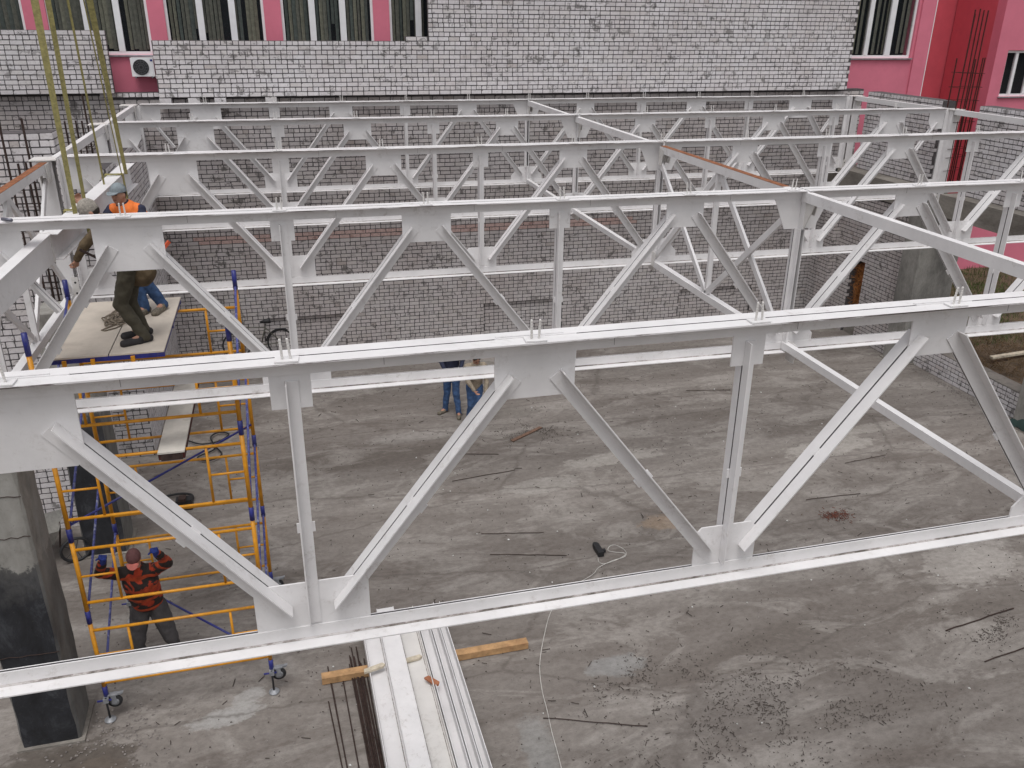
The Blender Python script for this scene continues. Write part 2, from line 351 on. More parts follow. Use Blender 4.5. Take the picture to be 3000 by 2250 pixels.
# ------------------------------------------------------------------ ground and floor
ZF = -6.25
struct('ground', MB().add([(-150, -120, -6.32), (170, -120, -6.32), (170, 220, -6.32), (-150, 220, -6.32)], [(0, 1, 2, 3)]), DIRT)
fl = MB(); NX, NY = 60, 50
for j in range(NY+1):
    for i in range(NX+1):
        x = -12+30.3*i/NX; y = -8+25.2*j/NY
        fl.v.append(Vector((x, y, ZF+.012*mnoise.noise(Vector((x*.4, y*.9, 0))))))
for j in range(NY):
    for i in range(NX):
        a = j*(NX+1)+i; fl.f.append((a, a+1, a+NX+2, a+NX+1))
struct('concrete_floor', fl, FLOOR)
tr_ = MB(); NX, NY = 46, 60
for j in range(NY+1):
    for i in range(NX+1):
        x = 18.62+26*i/NX; y = -8+48*j/NY
        tr_.v.append(Vector((x, y, -5.78+.10*mnoise.noise(Vector((x*.7, y*.7, 0)))+.05*mnoise.noise(Vector((x*2.5, y*2.5, 4))))))
for j in range(NY):
    for i in range(NX):
        a = j*(NX+1)+i; tr_.f.append((a, a+1, a+NX+2, a+NX+1))
struct('terrain', tr_, DIRT)

# ------------------------------------------------------------------ steel roof trusses
B = .110; T_ = .009; G_ = .014
SLOT_SEAM_DARK = simple('slot_shade_and_seam_steel', (.13, .12, .13), .9, 0, .4, 20)  # dark steel for weld seams; also paints shade into the double-angle slots
CHIP = mat_chip()
TOPZ, BOTZ = 0.0, -2.03
def member(mb, p, q, nrm, b, t=T_, g=G_):
    """double angle in the truss plane (local y = 0): table on the side nrm"""
    p, q, nrm = Vector(p), Vector(q), Vector(nrm); d = (q-p); L = d.length; d.normalize()
    nrm = (nrm-d*nrm.dot(d)).normalized()
    for s in (-1, 1):
        vy = Vector((0, s, 0))
        poly = [(0, g/2), (0, g/2+b), (-t, g/2+b), (-t, g/2+t), (-b, g/2+t), (-b, g/2)]
        k0 = len(mb.f); mb.prism(poly, p, nrm, vy, d, L); mb.m2 += [k0+2+5]; mb.mat2 = SLOT_SEAM_DARK
    return mb
def plate(mb, poly, t=.012, y=0):
    return mb.prism(poly, (0, y-t/2, 0), (1, 0, 0), (0, 0, 1), (0, 1, 0), t)
HP = 1.5
def build_truss(root):
    X0 = 9.0
    part = lambda n, mb, m=W_: obj(n, mb, m, root)
    # chords, in two shop halves joined at the middle
    for a, b in ((.14, 8.985), (9.015, 17.86)):
        part('top_chord', member(MB(), (a-X0, 0, TOPZ), (b-X0, 0, TOPZ), (0, 0, 1), B))
        part('bottom_chord', member(MB(), (a-.1*(a < 1)-X0, 0, BOTZ), (b+.1*(b > 10)-X0, 0, BOTZ), (0, 0, -1), B))
    for a, b in ((.14, 8.985), (9.015, 17.86)):
        for sy in (-1, 1):
            y0 = sy*(G_/2+T_); y1 = sy*(G_/2+T_+.012)
            part('dust_line', MB().add([(a-X0, y0+sy*.0005, BOTZ+.020), (b-X0, y0+sy*.0005, BOTZ+.020), (b-X0, y1, BOTZ+T_+.0015), (a-X0, y1, BOTZ+T_+.0015)], [(0, 1, 2, 3)]), DUSTLINE)
    for a, b in ((.14, 8.985), (9.015, 17.86)):
        y0 = -(G_/2+B+.0006); part('edge_line', MB().add([(a-X0, y0, -.010), (b-X0, y0, -.010), (b-X0, y0, -.001), (a-X0, y0, -.001)], [(0, 1, 2, 3)]), CHIP)
    for x in (2.08, 3.55, 5.02, 6.34, 8.05, 10.4, 12.6, 14.1, 16.2):
        part('weld_seam', MB().box((x-X0-.0012, -(G_/2+T_+.0012), -.095), (x-X0+.0012, -(G_/2+T_), -.012)), SLOT_SEAM_DARK)
    gz = -.06
    sizes = {1: (.66, .56), 3: (.53, .41), 5: (.46, .385)}
    for k in (1, 3, 5, 7, 9, 11):
        w_, h_ = sizes[min(k, 12-k)]; x = k*HP-X0; c = w_*.13
        part('gusset_plate', plate(MB(), [(x-w_/2, .006), (x-w_/2, -h_+c), (x-w_/2+c*.6, -h_), (x+w_/2-c*.6, -h_), (x+w_/2, -h_+c), (x+w_/2, .006)]))
    bs = {2: (.74, .45), 4: (.50, .43)}
    for k in (2, 4, 8, 10):
        w_, h_ = bs[min(k, 12-k)]; x = k*HP-X0; c = .05; zt = BOTZ+h_
        part('gusset_plate', plate(MB(), [(x-w_/2, BOTZ-.003), (x+w_/2, BOTZ-.003), (x+w_/2, zt-c), (x+w_/2-c, zt), (x-w_/2+c, zt), (x-w_/2, zt-c)]))
    # middle field joint
    part('gusset_plate', plate(MB(), [(-.37, -.09), (-.20, -.47), (-.015, -.47), (-.015, -.09)]))
    part('gusset_plate', plate(MB(), [(.015, -.09), (.015, -.47), (.20, -.47), (.37, -.09)]))
    part('gusset_plate', plate(MB(), [(-.40, BOTZ-.003), (-.015, BOTZ-.003), (-.015, BOTZ+.42), (-.2, BOTZ+.42), (-.40, BOTZ+.2)]))
    part('gusset_plate', plate(MB(), [(.015, BOTZ-.003), (.40, BOTZ-.003), (.40, BOTZ+.2), (.2, BOTZ+.42), (.015, BOTZ+.42)]))
    part('joint_flange', MB().box((-.014, -.10, -.46), (.014, .10, -.012)))
    part('joint_flange', MB().box((-.014, -.10, BOTZ+.012), (.014, .10, BOTZ+.44)))
    part('cross_plate', MB().prism([(-.30, -.10), (-.12, -.44), (.12, -.44), (.30, -.10)], (-.006, 0, 0), (0, 1, 0), (0, 0, 1), (1, 0, 0), .012), W_DIRTY)
    # webs
    def ends(kt, kb):
        a = Vector((kt*HP-X0, 0, gz)); b = Vector((kb*HP-X0, 0, BOTZ+.05)); return a, b
    cut_t = {1: .30, 3: .24, 5: .22}; cut_b = {0: .22, 2: .26, 4: .22, 6: .22}
    for k in (1, 3, 5, 7, 9, 11):
        for kb in (k-1, k+1):
            a, b = ends(k, kb)
            if kb == 0: b.x += .12
            if kb == 12: b.x -= .12
            d = (b-a).normalized(); a2 = a+d*cut_t[min(k, 12-k)]; b2 = b-d*cut_b[min(kb, 12-kb)]
            nr = Vector((-d.z, 0, d.x));
            if nr.z < 0: nr = -nr
            bb = .112 if min(kb, 12-kb) in (0,) or min(k, 12-k) == 1 else .098
            off = nr*(bb*.32)
            part('diagonal', member(MB(), a2+off, b2+off, nr, bb))
            # tie plates
            for f in ((.36, .68) if kb in (0, 12) else (.55,)):
                c = a2.lerp(b2, f)+nr*(bb*.32-bb*.5); L = .035
                part('tie_plate', MB().prism([(-L, -bb*.68), (L, -bb*.68), (L, bb*.62), (-L, bb*.62)], c-Vector((0, .0085, 0)), d, nr, (0, 1, 0), .017))
    for k in (2, 4, 6, 8, 10):
        x = k*HP-X0; b_ = .078
        if k != 6:
            part('gusset_plate', plate(MB(), [(x-.125, -.012), (x-.125, -.33), (x+.115, -.33), (x+.115, -.012)]))
            part('vertical', member(MB(), (x-.035, 0, -.15), (x-.035, 0, BOTZ+.13), (-1, 0, 0), b_))
            part('tie_plate', MB().box((x-.035-.018, -.005, -1.20), (x-.035+b_+.018, .005, -1.13)))
        else:
            part('vertical', member(MB(), (x-.030, 0, -.46), (x-.030, 0, BOTZ+.40), (-1, 0, 0), .09))
            part('vertical', member(MB(), (x+.030, 0, -.46), (x+.030, 0, BOTZ+.40), (1, 0, 0), .09))
    # splice seams and edge strips on the top chord
    for k in (1, 3, 5, 7, 9, 11):
        x = k*HP-X0; w_ = sizes[min(k, 12-k)][0]*.62
        part('edge_strip', MB().box((x-w_/2-.09, .010, -.002), (x+w_/2+.02, .030, .010)))
    # end posts and end gussets
    for s in (-1, 1):
        x = s*9.0
        mb = MB()
        mb.box((min(x-s*.02, x-s*.035), -.12, -2.02), (max(x-s*.02, x-s*.035), .12, -.012))
        part('end_plate', mb)
        part('end_post', member(MB(), (x-s*.036, 0, -.03), (x-s*.036, 0, BOTZ+.02), (s, 0, 0), .10))
        x1 = x-s*.44
        part('gusset_plate', plate(MB(), [(x-s*.14, -.011), (x-s*.14, -.46), (x1, -.46), (x1-s*.10, -.30), (x1-s*.10, -.011)][::s]))
        part('gusset_plate', plate(MB(), [(x-s*.13, BOTZ-.003), (x-s*.13, BOTZ+.42), (x-s*.35, BOTZ+.42), (x-s*.55, BOTZ+.16), (x-s*.55, BOTZ-.003)][::s]))
        a = Vector((x-s*.34, 0, -.30)); b = Vector((x-s*.76, 0, -.93)); d = (b-a).normalized(); nr = Vector((-d.z, 0, d.x))
        if nr.z < 0: nr = -nr
        part('diagonal', member(MB(), a, b, nr, .06))
YT = [0.0, 4.187, 8.387, 12.632, 16.327]
OFF = [(-.018, 0, 0), (-.009, -.006, -.0161), (.026, .0185, -.0091), (.023, .0125, -.011), (-.0216, .0005, -.0075)]
lab = ['nearest white steel roof truss, right in front of the camera', 'second white steel roof truss, the one passing over the plywood platform',
       'third white steel roof truss, middle one of the five', 'fourth white steel roof truss, next to last before the back wall', 'farthest white steel roof truss, close to the back brick wall']
STX = {0: [1.49, 2.971, 4.459, 5.989, 7.522, 9.03, 10.5], 1: [1.49, 2.975, 4.48, 5.988, 7.487, 8.81, 10.511, 12.0, 13.5, 15.0]}
t0 = thing('roof_truss', lab[0], 'roof truss', (0, 0, 0), 'white steel roof trusses')
build_truss(t0)
t0.location = (9+OFF[0][0], 0, 0)
trusses = [t0]
km = {}
for c in bpy.data.objects:
    if c.parent: km.setdefault(c.parent.name, []).append(c)
for i in range(1, 5):
    c = copy_tree(t0, None, km); c['label'] = lab[i]; c.location = (9+OFF[i][0], YT[i], OFF[i][1]); c.rotation_euler.z = OFF[i][2]; trusses.append(c)
# anchor plates with two threaded studs
pl = MB().box((-.068, -.042, 0), (.068, .042, .009)).mesh('stud_plate', W_)
studs = []
for v in range(4):
    mb = MB(); a = (random.uniform(-.012, .012), random.uniform(-.01, .01))
    pts = []
    for j in range(15):
        t = j/14; pts.append((a[0]*t, a[1]*t, .009+.125*t))
    mb.tube(pts, [.0085 if j % 2 else .0068 for j in range(15)], 8); studs.append(mb.mesh('stud', W_DIRTY))
for i, t in enumerate(trusses):
    xs = STX.get(i, [k*1.5 for k in range(1, 12)])
    for x in xs:
        o = bpy.data.objects.new('stud_plate', pl); COL.objects.link(o); o.parent = t
        o.location = (x-9-OFF[i][0], -.068, .003); o.rotation_euler.z = random.uniform(-.08, .08)
        for dx in (-.023, .023):
            s_ = bpy.data.objects.new('stud', random.choice(studs)); COL.objects.link(s_); s_.parent = o; s_.location = (dx, 0, 0)

# steel stub columns at the truss ends, on concrete columns
def hcol(label, x, y, s, group):
    r = thing('steel_stub_column', label, 'steel column', (x, y, -2.12), group)
    mb = MB(); zt, zb = -.03, -2.10
    for yy in (-.10, .09): mb.box((x-.10, y+yy, zb), (x+.10, y+yy+.01, zt))
    obj('column_flange', mb, W_, r)
    obj('column_web', MB().box((x-.005, y-.09, zb), (x+.005, y+.09, zt)), W_DIRTY, r)
    obj('cap_plate', MB().box((x-.17, y-.16, zt+.002), (x+.17, y+.16, zt+.018)), W_DIRTY, r)
    obj('base_plate', MB().box((x-.19, y-.18, zb-.018), (x+.19, y+.18, zb-.001)), W_DIRTY, r)
    mb = MB()
    mb.box((x-s*.10-.045, y-.108, zb+.02), (x-s*.10+.045, y-.098, zb+.42)); obj('bracket_plate', mb, W_DIRTY, r)
    for dz in (.1, .18, .34):
        obj('bolt_hole', MB().tube([(x-s*.10, y-.1085, zb+dz), (x-s*.10, y-.1095, zb+dz)], .016, 10), BLACK, r)
side = {0: 'left', 1: 'right'}
nth = ['nearest', 'second', 'third', 'fourth', 'farthest']
for k in range(5):
    for s in (0, 1):
        if k == 0 and s == 1: continue
        hcol('white steel stub column under the %s end of the %s truss' % (side[s], nth[k]), -.115 if s == 0 else 18.115, YT[k]+(.144 if s == 0 else -.144)*(k > 0)*.7*abs(OFF[k][2])/.011, 1 if s else -1, 'steel stub columns')

# concrete columns
def ccol(label, x0, x1, y0, y1, bit=True, cat='concrete column'):
    r = thing('concrete_column', label, cat, ((x0+x1)/2, (y0+y1)/2, ZF), 'concrete columns')
    mb = MB(); n = 18; a, b = ZF, -2.14
    for i in range(n+1):
        z = a+(b-a)*i/n; j = lambda: random.uniform(-.007, .007); c = .02+random.uniform(0, .012)
        mb.v += [Vector(p) for p in ((x0+c+j(), y0+j(), z), (x1-c+j(), y0+j(), z), (x1+j(), y0+c+j(), z), (x1+j(), y1-c, z), (x1-c, y1, z), (x0+c, y1, z), (x0, y1-c, z), (x0+j(), y0+c+j(), z))]
    for i in range(n):
        for k in range(8): mb.f.append((i*8+k, i*8+(k+1) % 8, i*8+8+(k+1) % 8, i*8+8+k))
    mb.f.append(tuple(range(7, -1, -1))); mb.f.append(tuple(n*8+k for k in range(8)))
    obj('shaft', mb, COLM if bit else CONC, r)
    if bit:
        for z in (-2.85, -3.35, -4.9):
            pts = [(x0+(x1-x0)*t/10, y0-.001, z+random.uniform(-.012, .012)) for t in range(11)]
            obj('form_seam', MB().tube(pts, .005, 5), RUST_D, r)
    obj('mortar_collar', MB().box((x0-.05, y0-.05, ZF-.02), (x1+.05, y1+.05, ZF+.03)), CONC_D, r)
    return r
ccol('tall concrete column at lower left with black coated base', -.58, .06, 4.05, 4.65)
ccol('concrete column with black base behind the yellow scaffold', -.60, .04, 8.12, 8.76)
ccol('concrete column at the front left corner, mostly out of view', -.60, .02, -.25, .35)
ccol('concrete column under the right end of the fourth truss', 17.78, 18.92, 12.30, 12.95, False)
ccol('concrete column under the right end of the third truss', 17.9, 18.5, 8.05, 8.70, False)

# longitudinal steel between trusses
def strut(name, label, cat, p, q, m=W_, group=None, top=None, wd=.085, ht=.115, ends=True):
    p, q = Vector(p), Vector(q)
    r = thing(name, label, cat, p, group)
    obj('tube', MB().bar(p, q, wd, ht), m, r)
    if top:
        d = (q-p).normalized(); a = p+d*.25; b = q-d*.02
        obj('rusty_top', MB().bar(a+Vector((0, 0, ht/2+.003)), b+Vector((0, 0, ht/2+.003)), wd, .004), top, r)
    if ends:
        d = (q-p).normalized(); sx = d.cross(Vector((0, 0, 1))).normalized()
        for e, sg in ((p, 1), (q, -1)):
            c = e+d*sg*.05+sx*(wd/2+.006)
            obj('cleat', MB().prism([(-.06, -.20), (.12, -.20), (.15, -.06), (.15, .05), (-.06, .05)], c, d*sg, (0, 0, 1), sx, .010), W_DIRTY, r)
    return r
def lattice(label, x, y0, y1, m_top=None):
    """bracing frame between two trusses: top and bottom tube, mid post and four diagonals"""
    r = strut('lattice_brace', label, 'steel bracing', (x, y0, -.10), (x, y1, -.10), W_, 'lattice braces', m_top, .10, .11)
    y0b, y1b, zb, zt = y0, y1, -1.97, -.16; ym = (y0+y1)/2
    obj('bottom_tube', MB().bar((x, y0b, zb), (x, y1b, zb), .10, .10), W_, r)
    obj('mid_post', MB().bar((x, ym, zt), (x, ym, zb+.05), .07, .05, (0, 1, 0)), W_, r)
    for a, b in (((ym, zt), (y0, zb+.1)), ((ym, zt), (y1, zb+.1)), ((ym, zb+.05), (y0, zt-.12)), ((ym, zb+.05), (y1, zt-.12))):
        s = .022 if a[1] == zt else -.022
        obj('brace_diagonal', MB().bar((x+s*.9, a[0], a[1]), (x+s*.9, b[0], b[1]), .038, .085, (0, 0, 1)), W_, r)
    for z in (zb+.05, zt):
        obj('node_plate', MB().prism([(-.12, -.07), (.12, -.07), (.07, .08), (-.07, .08)] if z < -1 else [(-.12, .05), (-.07, -.12), (.07, -.12), (.12, .05)], (x-.004, ym, z), (0, 1, 0), (0, 0, 1), (1, 0, 0), .008), W_, r)
    for zz in (-.2, zb+.1):
        for yy, sg in ((y0, 1), (y1, -1)):
            obj('end_plate', MB().prism([(0, -.14), (.10, -.14), (.17, .10), (0, .12)][::sg], (x-.052, yy, zz), (0, sg, 0), (0, 0, 1), (1, 0, 0), .008), W_DIRTY, r)
    return r
ins = .13
lattice('lattice brace with rust-streaked top tube in the middle between second and third trusses', 8.985, YT[1]+ins, YT[2]-ins, RUST)
lattice('lattice brace with orange rusty top tube at the left ends of second and third trusses', -.10, YT[1]+ins, YT[2]-ins+.05, RUST)
for k in (0, 2, 3):
    strut('steel_strut', 'white square tube strut joining top chords of %s and %s trusses at mid span' % (nth[k], nth[k+1]), 'steel strut', (9.0, YT[k]+ins-.1, -.095), (9.0, YT[k+1]-ins+.1, -.085), W_, 'struts between the top chords')
    strut('steel_strut', 'white square tube strut joining bottom chords of %s and %s trusses at mid span' % (nth[k], nth[k+1]), 'steel strut', (9.0, YT[k]+ins-.1, -1.96), (9.0, YT[k+1]-ins+.1, -1.96), W_, 'struts between the bottom chords', wd=.08, ht=.09)
for k in (2, 3):
    strut('steel_strut', 'white strut along the left wall between tops of %s and %s trusses' % (nth[k], nth[k+1]), 'steel strut', (-.02, YT[k]+.2, -.07), (-.02, YT[k+1]-.05, -.07), W_, 'edge struts', ends=True)
    strut('steel_strut', 'white strut along the right wall between tops of %s and %s trusses' % (nth[k], nth[k+1]), 'steel strut', (18.06, YT[k]+.1, -.07), (18.06, YT[k+1]-.15, -.07), W_, 'edge struts', ends=True)

# ------------------------------------------------------------------ brick walls
def brick_mesh(u0, u1, h=.0805, depth=.075, jit=.003):
    """front at y=0 facing -y, body behind it"""
    j = lambda a=jit: random.uniform(-a, a)
    c = [random.uniform(.002, .010) for _ in range(4)]
    if random.random() < .12: c[random.randrange(4)] = random.uniform(.014, .03)
    x0, x1, z0, z1 = u0+j(), u1+j(), j(.003), h+j(.003); y = j(.0025)
    tilt = j(.003)
    f = [(x0+c[0], z0), (x1-c[1], z0), (x1, z0+c[1]), (x1, z1-c[2]), (x1-c[2], z1), (x0+c[3], z1), (x0, z1-c[3]), (x0, z0+c[0])]
    vs = [(a, y+tilt*(a-x0)/(x1-x0), b) for a, b in f] + [(a, depth, b) for a, b in f]
    fs = [tuple(range(8))] + [(i, i+8, (i+1) % 8+8, (i+1) % 8) for i in range(8)]
    return vs, fs
ST = []; HD = []
for L, lst in ((.2425, ST), (.1125, HD)):
    for _ in range(10):
        vs, fs = brick_mesh(0, L); mb = MB(); mb.add(vs, fs); lst.append(mb.mesh('brick', BRICK))
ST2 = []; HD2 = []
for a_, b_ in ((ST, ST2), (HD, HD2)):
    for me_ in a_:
        c_ = me_.copy(); c_.materials.clear(); c_.materials.append(BRICK_DUSTY_SHADE); b_.append(c_)
def brick_wall(name, label, O, U, N, rects, thick=.38, holes=(), nparts=300, tooth=None, phase=0, cap=True, redrows=(), group=None, cat='brick wall', zbase=None, start_header=False, bm=None):
    """O origin (u=0,z absolute), U along the face, N outward normal; rects (u0,u1,z0,z1) of the face"""
    O, U, N = Vector(O), Vector(U).normalized(), Vector(N).normalized()
    r = thing(name, label, cat, (O.x, O.y, min(a[2] for a in rects)), group)
    for (a, b, z0, z1) in rects:
        # core split round the holes
        cells = [(a, b, z0, z1)]
        for (ha, hb, hz0, hz1) in holes:
            new = []
            for (ca, cb, c0, c1) in cells:
                if ha >= cb or hb <= ca or hz0 >= c1 or hz1 <= c0: new.append((ca, cb, c0, c1)); continue
                if c0 < hz0: new.append((ca, cb, c0, hz0))
                if hz1 < c1: new.append((ca, cb, hz1, c1))
                m0, m1 = max(c0, hz0), min(c1, hz1)
                if ca < ha: new.append((ca, ha, m0, m1))
                if hb < cb: new.append((hb, cb, m0, m1))
            cells = new
        for (ca, cb, c0, c1) in cells:
            mb = MB(); p = O+U*(ca+.006)-N*(.007+thick); p.z = c0
            mb.prism([(0, 0), (cb-ca-.012, 0), (cb-ca-.012, thick), (0, thick)], p, U, N, (0, 0, 1), c1-c0-.004)
            obj('mortar_core', mb, MORTAR, r)
    q = Matrix((U, -N, Vector((0, 0, 1)))).transposed().to_4x4()
    if q.to_3x3().determinant() < 0: pass
    full = []; rest = []
    for (a, b, z0, z1) in rects:
        zb = z0 if zbase is None else zbase
        r0 = int(round((z0-zb)/.1)); nr = int(round((z1-z0)/.1))
        for k in range(nr):
            row = r0+k; z = zb+row*.1+.0098
            hdr = (row % 2 == 1) != start_header
            if random.random() < .06: hdr = not hdr
            pitch = .13 if hdr else .26; L = pitch-.0175
            offs = phase+(0 if hdr else (.0 if (row//2) % 2 else .13))+random.uniform(-.012, .012)
            aa, bb = a, b
            if tooth: aa += tooth[0]*(row % 2); bb -= tooth[1]*(row % 2)
            n0 = int(math.floor((aa-offs)/pitch))
            u = offs+n0*pitch
            while u < bb:
                segs = [(max(u, aa), min(u+L, bb))]
                for (ha, hb, hz0, hz1) in holes:
                    if hz0 < z+.044 < hz1:
                        segs = [q_ for (s0, s1) in segs for q_ in ((s0, min(s1, ha)), (max(s0, hb), s1)) if q_[1]-q_[0] > .03]
                for u0, u1 in segs:
                    if u1-u0 > .035:
                        cu, cz = (u0+u1)/2, z+.044
                        isfull = abs((u1-u0)-L) < 1e-6
                        P = O+U*u0; P.z = z
                        red = any(abs(cz-zr) < .05 and xa < cu < xb for (zr, xa, xb) in redrows)
                        (full if isfull and not red else rest).append((P, u1-u0, hdr, red))
                u += pitch
    full.sort(key=lambda t: (t[0]-CAM_POS).length-(0 if t[2] else .12))
    for P, L, hdr, red in full[:nparts]:
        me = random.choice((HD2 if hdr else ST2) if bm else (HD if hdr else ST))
        o = bpy.data.objects.new('brick', me); COL.objects.link(o); o.parent = r
        mw = q.copy(); mw.translation = P-worg(r); o.matrix_local = mw
    mb = MB(); mr = MB()
    for P, L, hdr, red in full[nparts:]+rest:
        vs, fs = brick_mesh(0, L)
        (mr if red else mb).add([P+q.to_3x3() @ Vector(v) for v in vs], fs)
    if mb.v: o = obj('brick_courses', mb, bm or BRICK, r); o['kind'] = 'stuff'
    if mr.v: o = obj('pinkish_brick_courses', mr, BRICK_RED, r); o['kind'] = 'stuff'
    return r
YU, YL = 16.72, 16.95
brick_wall('brick_wall', 'tall blank white brick wall rising above the farthest truss, stepping down at left', (0, YU, 0), (1, 0, 0), (0, -1, 0),
           [(.50, 18.13, .1, 1.3), (6.66, 18.13, 1.3, 4.5), (6.1, 6.66, 1.3, 1.4)], .22, tooth=(.0, .06), zbase=.1)
brick_wall('brick_wall', 'low white brick wall at the upper left, left of the air conditioner', (0, YU, 0), (1, 0, 0), (0, -1, 0), [(-7, -.42, .2, 1.5)], .22, zbase=.2, phase=.05)
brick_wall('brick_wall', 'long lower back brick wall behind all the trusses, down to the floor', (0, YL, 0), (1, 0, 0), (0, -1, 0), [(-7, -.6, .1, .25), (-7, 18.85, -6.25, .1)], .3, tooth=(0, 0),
           holes=((2.2, 4.26, -6.3, -5.36), (8.0, 10.25, -6.3, -5.36), (13.8, 16.1, -6.3, -5.36)), redrows=((-3.2, .8, 12.3), (-3.3, .8, 12.3)), zbase=-6.25, bm=BRICK_DUSTY_SHADE)
for i, (a, b) in enumerate(((2.2, 4.26), (8.0, 10.25), (13.8, 16.1))):
    brick_wall('brick_infill', 'recessed brick infill panel at the foot of the back wall, %s' % ('behind the bicycle', 'at its middle', 'at its right end')[i], (0, YL+.075, 0), (1, 0, 0), (0, -1, 0), [(a, b, -6.25, -5.35)], .15, nparts=120, zbase=-6.25, cat='brick panel', bm=BRICK_DUSTY_SHADE)
# bits of brickwork over the left part of the lower wall
brick_wall('brick_wall', 'brick sill course below the air conditioner', (0, YL-.06, 0), (1, 0, 0), (0, -1, 0), [(-.75, .48, .1, .2)], .3, nparts=30, zbase=.1)
# left side wall with its end face
brick_wall('brick_wall', 'brick side wall along the left edge of the hall behind the platform', (.07, 11.6, 0), (0, 1, 0), (1, 0, 0), [(0, 5.33, -6.25, -.65)], .66, zbase=-6.25)
brick_wall('brick_wall', 'end face of the left side wall, seen beyond the third truss', (-.62, 11.585, 0), (1, 0, 0), (0, -1, 0), [(0, .69, -6.25, -.65)], .0+.01, nparts=200, zbase=-6.25, phase=.03)
brick_wall('brick_wall', 'brick wall at far left edge, rising to the top of the rebar rods', (-9, 9.15, 0), (1, 0, 0), (0, -1, 0), [(0, 8.88, -6.25, .25)], .4, zbase=-6.25, cat='brick wall')
brick_wall('brick_wall', 'narrow side return of the far left brick wall', (-.12, 9.15, 0), (0, 1, 0), (1, 0, 0), [(0, .42, -6.25, .25)], .01, nparts=60, zbase=-6.25)
# right side
brick_wall('brick_wall', 'upper right brick wall section nearest the back corner', (18.4, 16.12, 0), (0, -1, 0), (-1, 0, 0), [(0, 2.86, -1.9, .1)], .36, zbase=-1.9)
brick_wall('brick_wall', 'upper right brick wall section cut by the right picture edge', (18.35, 12.02, 0), (0, -1, 0), (-1, 0, 0), [(0, 3.6, -1.9, .1)], .36, zbase=-1.9)
brick_wall('brick_wall', 'lower right brick wall with a straw filled doorway', (17.93, 16.95, 0), (0, -1, 0), (-1, 0, 0), [(0, 4.0, -6.25, -2.45)], .4, holes=((1.95, 2.52, -6.3, -4.1),), zbase=-6.25, bm=BRICK_DUSTY_SHADE)
brick_wall('brick_pilaster', 'narrow brick pilaster left of the straw doorway', (17.74, 15.75, 0), (1, 0, 0), (0, -1, 0), [(0, .4, -6.25, -2.45)], .5, nparts=150, zbase=-6.25, cat='pilaster', bm=BRICK_DUSTY_SHADE)
brick_wall('brick_pilaster', 'side face of the pilaster by the straw doorway', (17.735, 16.25, 0), (0, -1, 0), (-1, 0, 0), [(0, .5, -6.25, -2.45)], .01, nparts=150, zbase=-6.25, cat='pilaster', bm=BRICK_DUSTY_SHADE)
brick_wall('brick_wall', 'knee high brick wall on the right edge of the floor', (18.22, 12.3, 0), (0, -1, 0), (-1, 0, 0), [(0, 14.0, -6.25, -5.65)], .38, zbase=-6.25)
cp = MB()
for i in range(60):
    y = 12.28-i*.232; cp.box((18.23, y-.225, -5.652), (18.62, y, -5.640+random.uniform(0, .008)))
o = obj('mortar_bed', cp, CONC_D); tag(o, 'grey mortar bed spread along the top of the knee high wall', 'mortar bed'); o['kind'] = 'stuff'
# ring beams (concrete) carrying the right walls
def cbeam(label, a, b):
    t = thing('concrete_beam', label, 'concrete beam', ((a[0]+b[0])/2, (a[1]+b[1])/2, a[2]), 'concrete ring beams'); obj('beam_body', MB().box(a, b), CONC_D, t)
cbeam('concrete ledge beam under the upper right brick section by the corner', (17.90, 12.97, -2.42), (18.8, 16.94, -1.905))
cbeam('concrete ledge beam under the right edge brick section', (17.98, 8.72, -2.40), (18.8, 12.28, -1.905))

# toothed loose blocks on the ledge under the tall wall
for i, (x, lb) in enumerate(((.62, 'white loose brick on the ledge, leftmost of four'), (1.23, 'white loose brick on the ledge, second from left of four'), (1.80, 'white loose brick on the ledge, third from left of four'), (2.92, 'white loose brick on the ledge, rightmost of four'))):
    tag(obj('loose_brick', MB().box((x-.12, YU-.02, -.12), (x+.13, YU+.2, .085)), BRICK, None, org=(x, YU, -.12)), lb, 'brick', 'loose bricks on the ledge')

# ------------------------------------------------------------------ pink building
bld = thing('pink_building', 'pink rendered school building with white framed windows behind the brickwork', 'building', (5, 17.3, -6.3))
YP = 17.3
def wallrect(name, x0, x1, z0, z1, y, th, m, holes=()):
    cells = [(x0, x1, z0, z1)]
    for (ha, hb, a, b) in holes:
        new = []
        for (ca, cb, c0, c1) in cells:
            if ha >= cb or hb <= ca or a >= c1 or b <= c0: new.append((ca, cb, c0, c1)); continue
            if c0 < a: new.append((ca, cb, c0, a))
            if b < c1: new.append((ca, cb, b, c1))
            m0, m1 = max(c0, a), min(c1, b)
            if ca < ha: new.append((ca, ha, m0, m1))
            if hb < cb: new.append((hb, cb, m0, m1))
        cells = new
    mb = MB()
    for (ca, cb, c0, c1) in cells: mb.box((ca, y, c0), (cb, y+th, c1))
    return obj(name, mb, m, bld)
wins = [(-4.2, -2.07, 1.02, 3.2), (-1.62, .45, .98, 3.2), (.80, 2.95, 1.15, 3.2), (3.33, 5.44, 1.15, 3.2), (5.82, 7.95, 1.15, 3.2), (18.35, 20.42, .88, 3.2)]
wallrect('wall', -9, 20.95, -6.3, 5.2, YP, .35, PINK, wins)
wallrect('corner_strip', 20.50, 20.952, -6.3, 5.2, YP-.05, .049, PINK)
wallrect('recess_wall', 20.6, 26.5, -6.3, 5.2, 20.4, .3, PINK_D)
wallrect('side_wall', 20.65, 20.948, -6.3, 5.2, YP+.352, 2.7, PINK)
ww = (24.64, 27.3, -.28, 1.05)
wallrect('wing_wall', 24.22, 31, -6.3, 5.2, 18.3, .35, PINK, (ww,))
wallrect('wing_side_wall', 24.22, 24.5, -6.3, 5.2, 18.652, 1.7, PINK_D)
